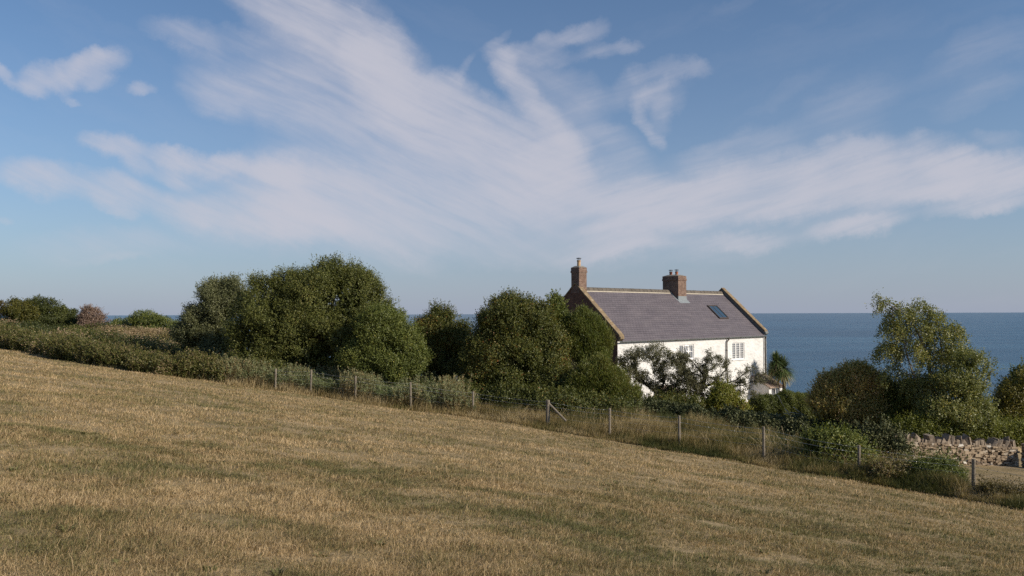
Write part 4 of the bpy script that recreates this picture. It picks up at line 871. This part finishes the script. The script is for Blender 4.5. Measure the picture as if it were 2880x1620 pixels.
cb = w.n('ShaderNodeCombineXYZ'); w.l(A, cb.inputs[0]); w.l(B, cb.inputs[1]); AB = cb.outputs[0]
def vm(op, a, b=None, scale=None):
    n = w.n('ShaderNodeVectorMath', operation=op); w.l(a, n.inputs[0])
    if b is not None:
        if isinstance(b, tuple): n.inputs[1].default_value = b
        else: w.l(b, n.inputs[1])
    if scale is not None: n.inputs['Scale'].default_value = scale
    return n.outputs[1] if op == 'LENGTH' else n.outputs[0]
nz = w.n('ShaderNodeTexNoise', i_Scale=8., i_Detail=7., i_Roughness=.68); w.l(AB, nz.inputs['Vector'])
wob = vm('SCALE', vm('SUBTRACT', nz.outputs[1], (.5, .5, .5)), scale=.06)
nz2 = w.n('ShaderNodeTexNoise', i_Scale=2.2, i_Detail=2., i_Roughness=.5); w.l(AB, nz2.inputs['Vector'])
wob2 = vm('SCALE', vm('SUBTRACT', nz2.outputs[1], (.5, .5, .5)), scale=.05)
Q = vm('ADD', vm('ADD', AB, wob), wob2)
# cloud bands: polylines (x, y) in a 2576-wide measure, half width, strength
K = 2880/2576
strokes = [
 ([(600,-60),(820,40),(930,130),(1010,220)],95,.95), ([(900,110),(1010,220),(1180,300),(1340,365),(1440,425)],72,1.05), ([(1100,330),(1300,400),(1440,440)],60,.5),
 ([(360,60),(600,140),(850,240),(1100,330)],38,.5), ([(700,60),(900,200),(1050,300)],90,.55), ([(560,90),(700,130)],26,.35), ([(480,190),(700,260),(950,340),(1200,420),(1450,470)],66,.6), ([(560,200),(900,330),(1200,400)],90,.3),
 ([(205,348),(390,370),(520,398),(640,428),(820,462)],32,1.15), ([(300,392),(400,420),(510,450)],22,.55), ([(350,380),(600,440),(800,500)],50,.3), ([(640,420),(800,440),(1000,500)],40,.4),
 ([(0,425),(200,455),(400,498),(620,540),(880,560)],48,1.15), ([(500,560),(800,575),(1000,570)],40,.4), ([(260,515),(380,545)],13,.4), ([(600,520),(900,550),(1200,560)],70,.75),
 ([(640,430),(1100,480),(1500,515)],90,.8), ([(1300,470),(1700,510),(2100,470),(2576,420)],75,.5), ([(820,560),(900,575)],20,.4), ([(450,520),(900,530),(1400,545),(1900,525),(2300,480)],105,.30), ([(900,330),(1200,430),(1500,500)],100,.35), ([(1500,470),(1800,440),(2200,420),(2640,430)],80,.15),
 ([(1480,540),(1700,480),(1900,420),(2080,395),(2300,380),(2460,400),(2640,450)],52,1.05), ([(1600,540),(1900,470),(2300,440),(2640,470)],62,.8), ([(1980,372),(2250,338),(2420,322),(2600,350)],22,.3),
 ([(1700,400),(1850,350),(2000,330)],40,.25), ([(1440,590),(1800,545),(2150,495),(2640,455)],30,.9), ([(1400,640),(1700,615),(2000,590),(2300,545),(2640,490)],26,.95), ([(1560,600),(1640,596)],11,.4), ([(1400,600),(1600,580)],22,.4),
 ([(1245,125),(1275,190),(1330,250),(1390,320),(1450,390)],40,.85), ([(1240,145),(1340,115),(1430,95),(1530,62)],30,.42), ([(1320,150),(1450,140),(1550,118),(1620,100)],22,.40), ([(1430,90),(1470,70)],24,.25), ([(1270,150),(1400,200),(1500,230)],48,.3), ([(1340,260),(1500,330),(1600,420)],62,.35),
 ([(1580,180),(1650,158),(1710,155),(1770,170)],26,.34), ([(1700,180),(1640,205),(1605,245),(1600,290),(1628,322),(1660,358)],19,.42), ([(1620,230),(1680,260),(1700,200)],40,.18), ([(1430,280),(1560,240),(1620,190)],38,.3), ([(1650,200),(1660,280),(1640,330)],34,.25),
 ([(60,170),(150,178),(210,155),(260,142),(310,150)],34,.60), ([(120,198),(220,190),(290,200)],28,.5), ([(190,128),(300,132)],20,.35), ([(-30,135),(30,185),(115,225)],22,.5), ([(330,215),(400,222)],17,.5), ([(150,225),(230,250)],10,.3),
 ([(880,0),(930,60)],10,.25), ([(1120,230),(1200,120),(1290,60)],17,.25), ([(1080,190),(1160,210)],38,.25),
 ([(1650,480),(1950,340),(2300,200),(2640,60)],62,.22), ([(1900,430),(2300,290),(2640,180)],40,.18), ([(1750,60),(1950,-40)],30,.12), ([(1780,330),(2200,120)],30,.1),
 ([(-40,620),(600,600),(1300,640),(2000,620)],55,.28), ([(-40,545),(40,552)],12,.3), ([(1100,600),(1600,640)],55,.35), ([(200,650),(420,655)],14,.2)]
acc = None
for pts, hw, amp in strokes:
    P = [ray(x*K, y*K) for x, y in pts]; P = [(p[0], p[2]) for p in P]; Qi = Q
    if acc is not None:   # chained so that the shader compiler evaluates the bands one after another
        ma = w.n('ShaderNodeVectorMath', operation='MULTIPLY_ADD'); w.l(acc, ma.inputs[0]); ma.inputs[1].default_value = (1e-7, 1e-7, 1e-7); w.l(Q, ma.inputs[2]); Qi = ma.outputs[0]
    for (x0, y0), (x1, y1) in zip(P[:-1], P[1:]):
        ln = math.hypot(x1-x0, y1-y0); ww = hw*K/F*1.55
        mp = w.n('ShaderNodeMapping', vector_type='TEXTURE'); w.l(Qi, mp.inputs[0]); mp.inputs[1].default_value = ((x0+x1)/2, (y0+y1)/2, 0); mp.inputs[2].default_value = (0, 0, atan2(y1-y0, x1-x0)); mp.inputs[3].default_value = (ln/2+ww*.9, ww, 1)
        mr = w.n('ShaderNodeMapRange', interpolation_type='SMOOTHERSTEP', i_1=0., i_2=1., i_3=amp, i_4=0.); w.l(vm('LENGTH', mp.outputs[0]), mr.inputs[0])
        acc = mr.outputs[0] if acc is None else w.math('ADD', acc, mr.outputs[0])
def streak(rot, sc): return w.noise(w.map(Q, sc, (0, 0, rot)), 1., 7, .62, .25)
sL = streak(radians(25), (3.2, 13, 1)); sR = streak(radians(-17), (3.0, 15, 1)); puff = w.noise(Q, 16, 6, .6); Q2 = vm('ADD', AB, wob2); fL = w.noise(w.map(Q2, (7, 55, 1), (0, 0, radians(25))), 1., 5, .6, .3); fR = w.noise(w.map(Q2, (7, 60, 1), (0, 0, radians(-17))), 1., 5, .6, .3)
side = w.n('ShaderNodeMapRange', interpolation_type='SMOOTHSTEP', i_1=-.05, i_2=.15, i_3=0., i_4=1.); w.l(A, side.inputs[0])
st = w.math('ADD', w.math('MULTIPLY', sL, w.math('SUBTRACT', 1., side.outputs[0])), w.math('MULTIPLY', sR, side.outputs[0]))
tex = w.math('ADD', w.math('MULTIPLY', st, 2.1), w.math('MULTIPLY', puff, .7)); tex = w.math('SUBTRACT', tex, .42)
fib = w.math('ADD', w.math('MULTIPLY', fL, w.math('SUBTRACT', 1., side.outputs[0])), w.math('MULTIPLY', fR, side.outputs[0]))
fm = w.n('ShaderNodeMapRange', clamp=True, i_1=.36, i_2=.64, i_3=.64, i_4=1.30); w.l(fib, fm.inputs[0])
acc = w.math('MULTIPLY', w.math('MAXIMUM', w.math('SUBTRACT', acc, .05), 0.), fm.outputs[0])
den = w.math('MULTIPLY', acc, w.math('MAXIMUM', tex, .12))
den = w.math('ADD', den, w.math('MULTIPLY', w.math('MAXIMUM', w.math('SUBTRACT', st, .5), 0.), .25))
cov = w.math('SUBTRACT', 1., w.math('EXPONENT', w.math('MULTIPLY', den, -1.25)))
cov = w.math('MULTIPLY', cov, .86, clamp=True)
# clear sky colour: Nishita, cooled slightly
clear = w.mix(1., sky.outputs[0], (.68, .84, .96), 'MULTIPLY')
hz = w.math('EXPONENT', w.math('MULTIPLY', B, -5.5)); 
SKYMIX = w.math('MULTIPLY', hz, .82)
clear = w.mix(SKYMIX, clear, (3.3, 3.65, 4.75))
col = w.mix(cov, clear, (5.35, 5.25, 5.85)); w.l(col, bg.inputs[0])
W.cycles.sampling_method = 'MANUAL'; W.cycles.sample_map_resolution = 512
# ------------------------------------------------------------------ camera
cam = bpy.data.cameras.new('camera'); co = bpy.data.objects.new('camera', cam); COL.objects.link(co); S.camera = co
cam.sensor_fit = 'HORIZONTAL'; cam.sensor_width = 36; cam.lens = F*36/2880; cam.clip_start = .1; cam.clip_end = 200000
co.matrix_world = Matrix(((RI[0], UP[0], -fw[0], 0), (RI[1], UP[1], -fw[1], 0), (RI[2], UP[2], -fw[2], 0), (0, 0, 0, 1)))
S.view_settings.view_transform = 'Standard'; S.view_settings.look = 'None'; S.view_settings.gamma = 1; S.view_settings.exposure = .12
S.cycles.use_denoising = False
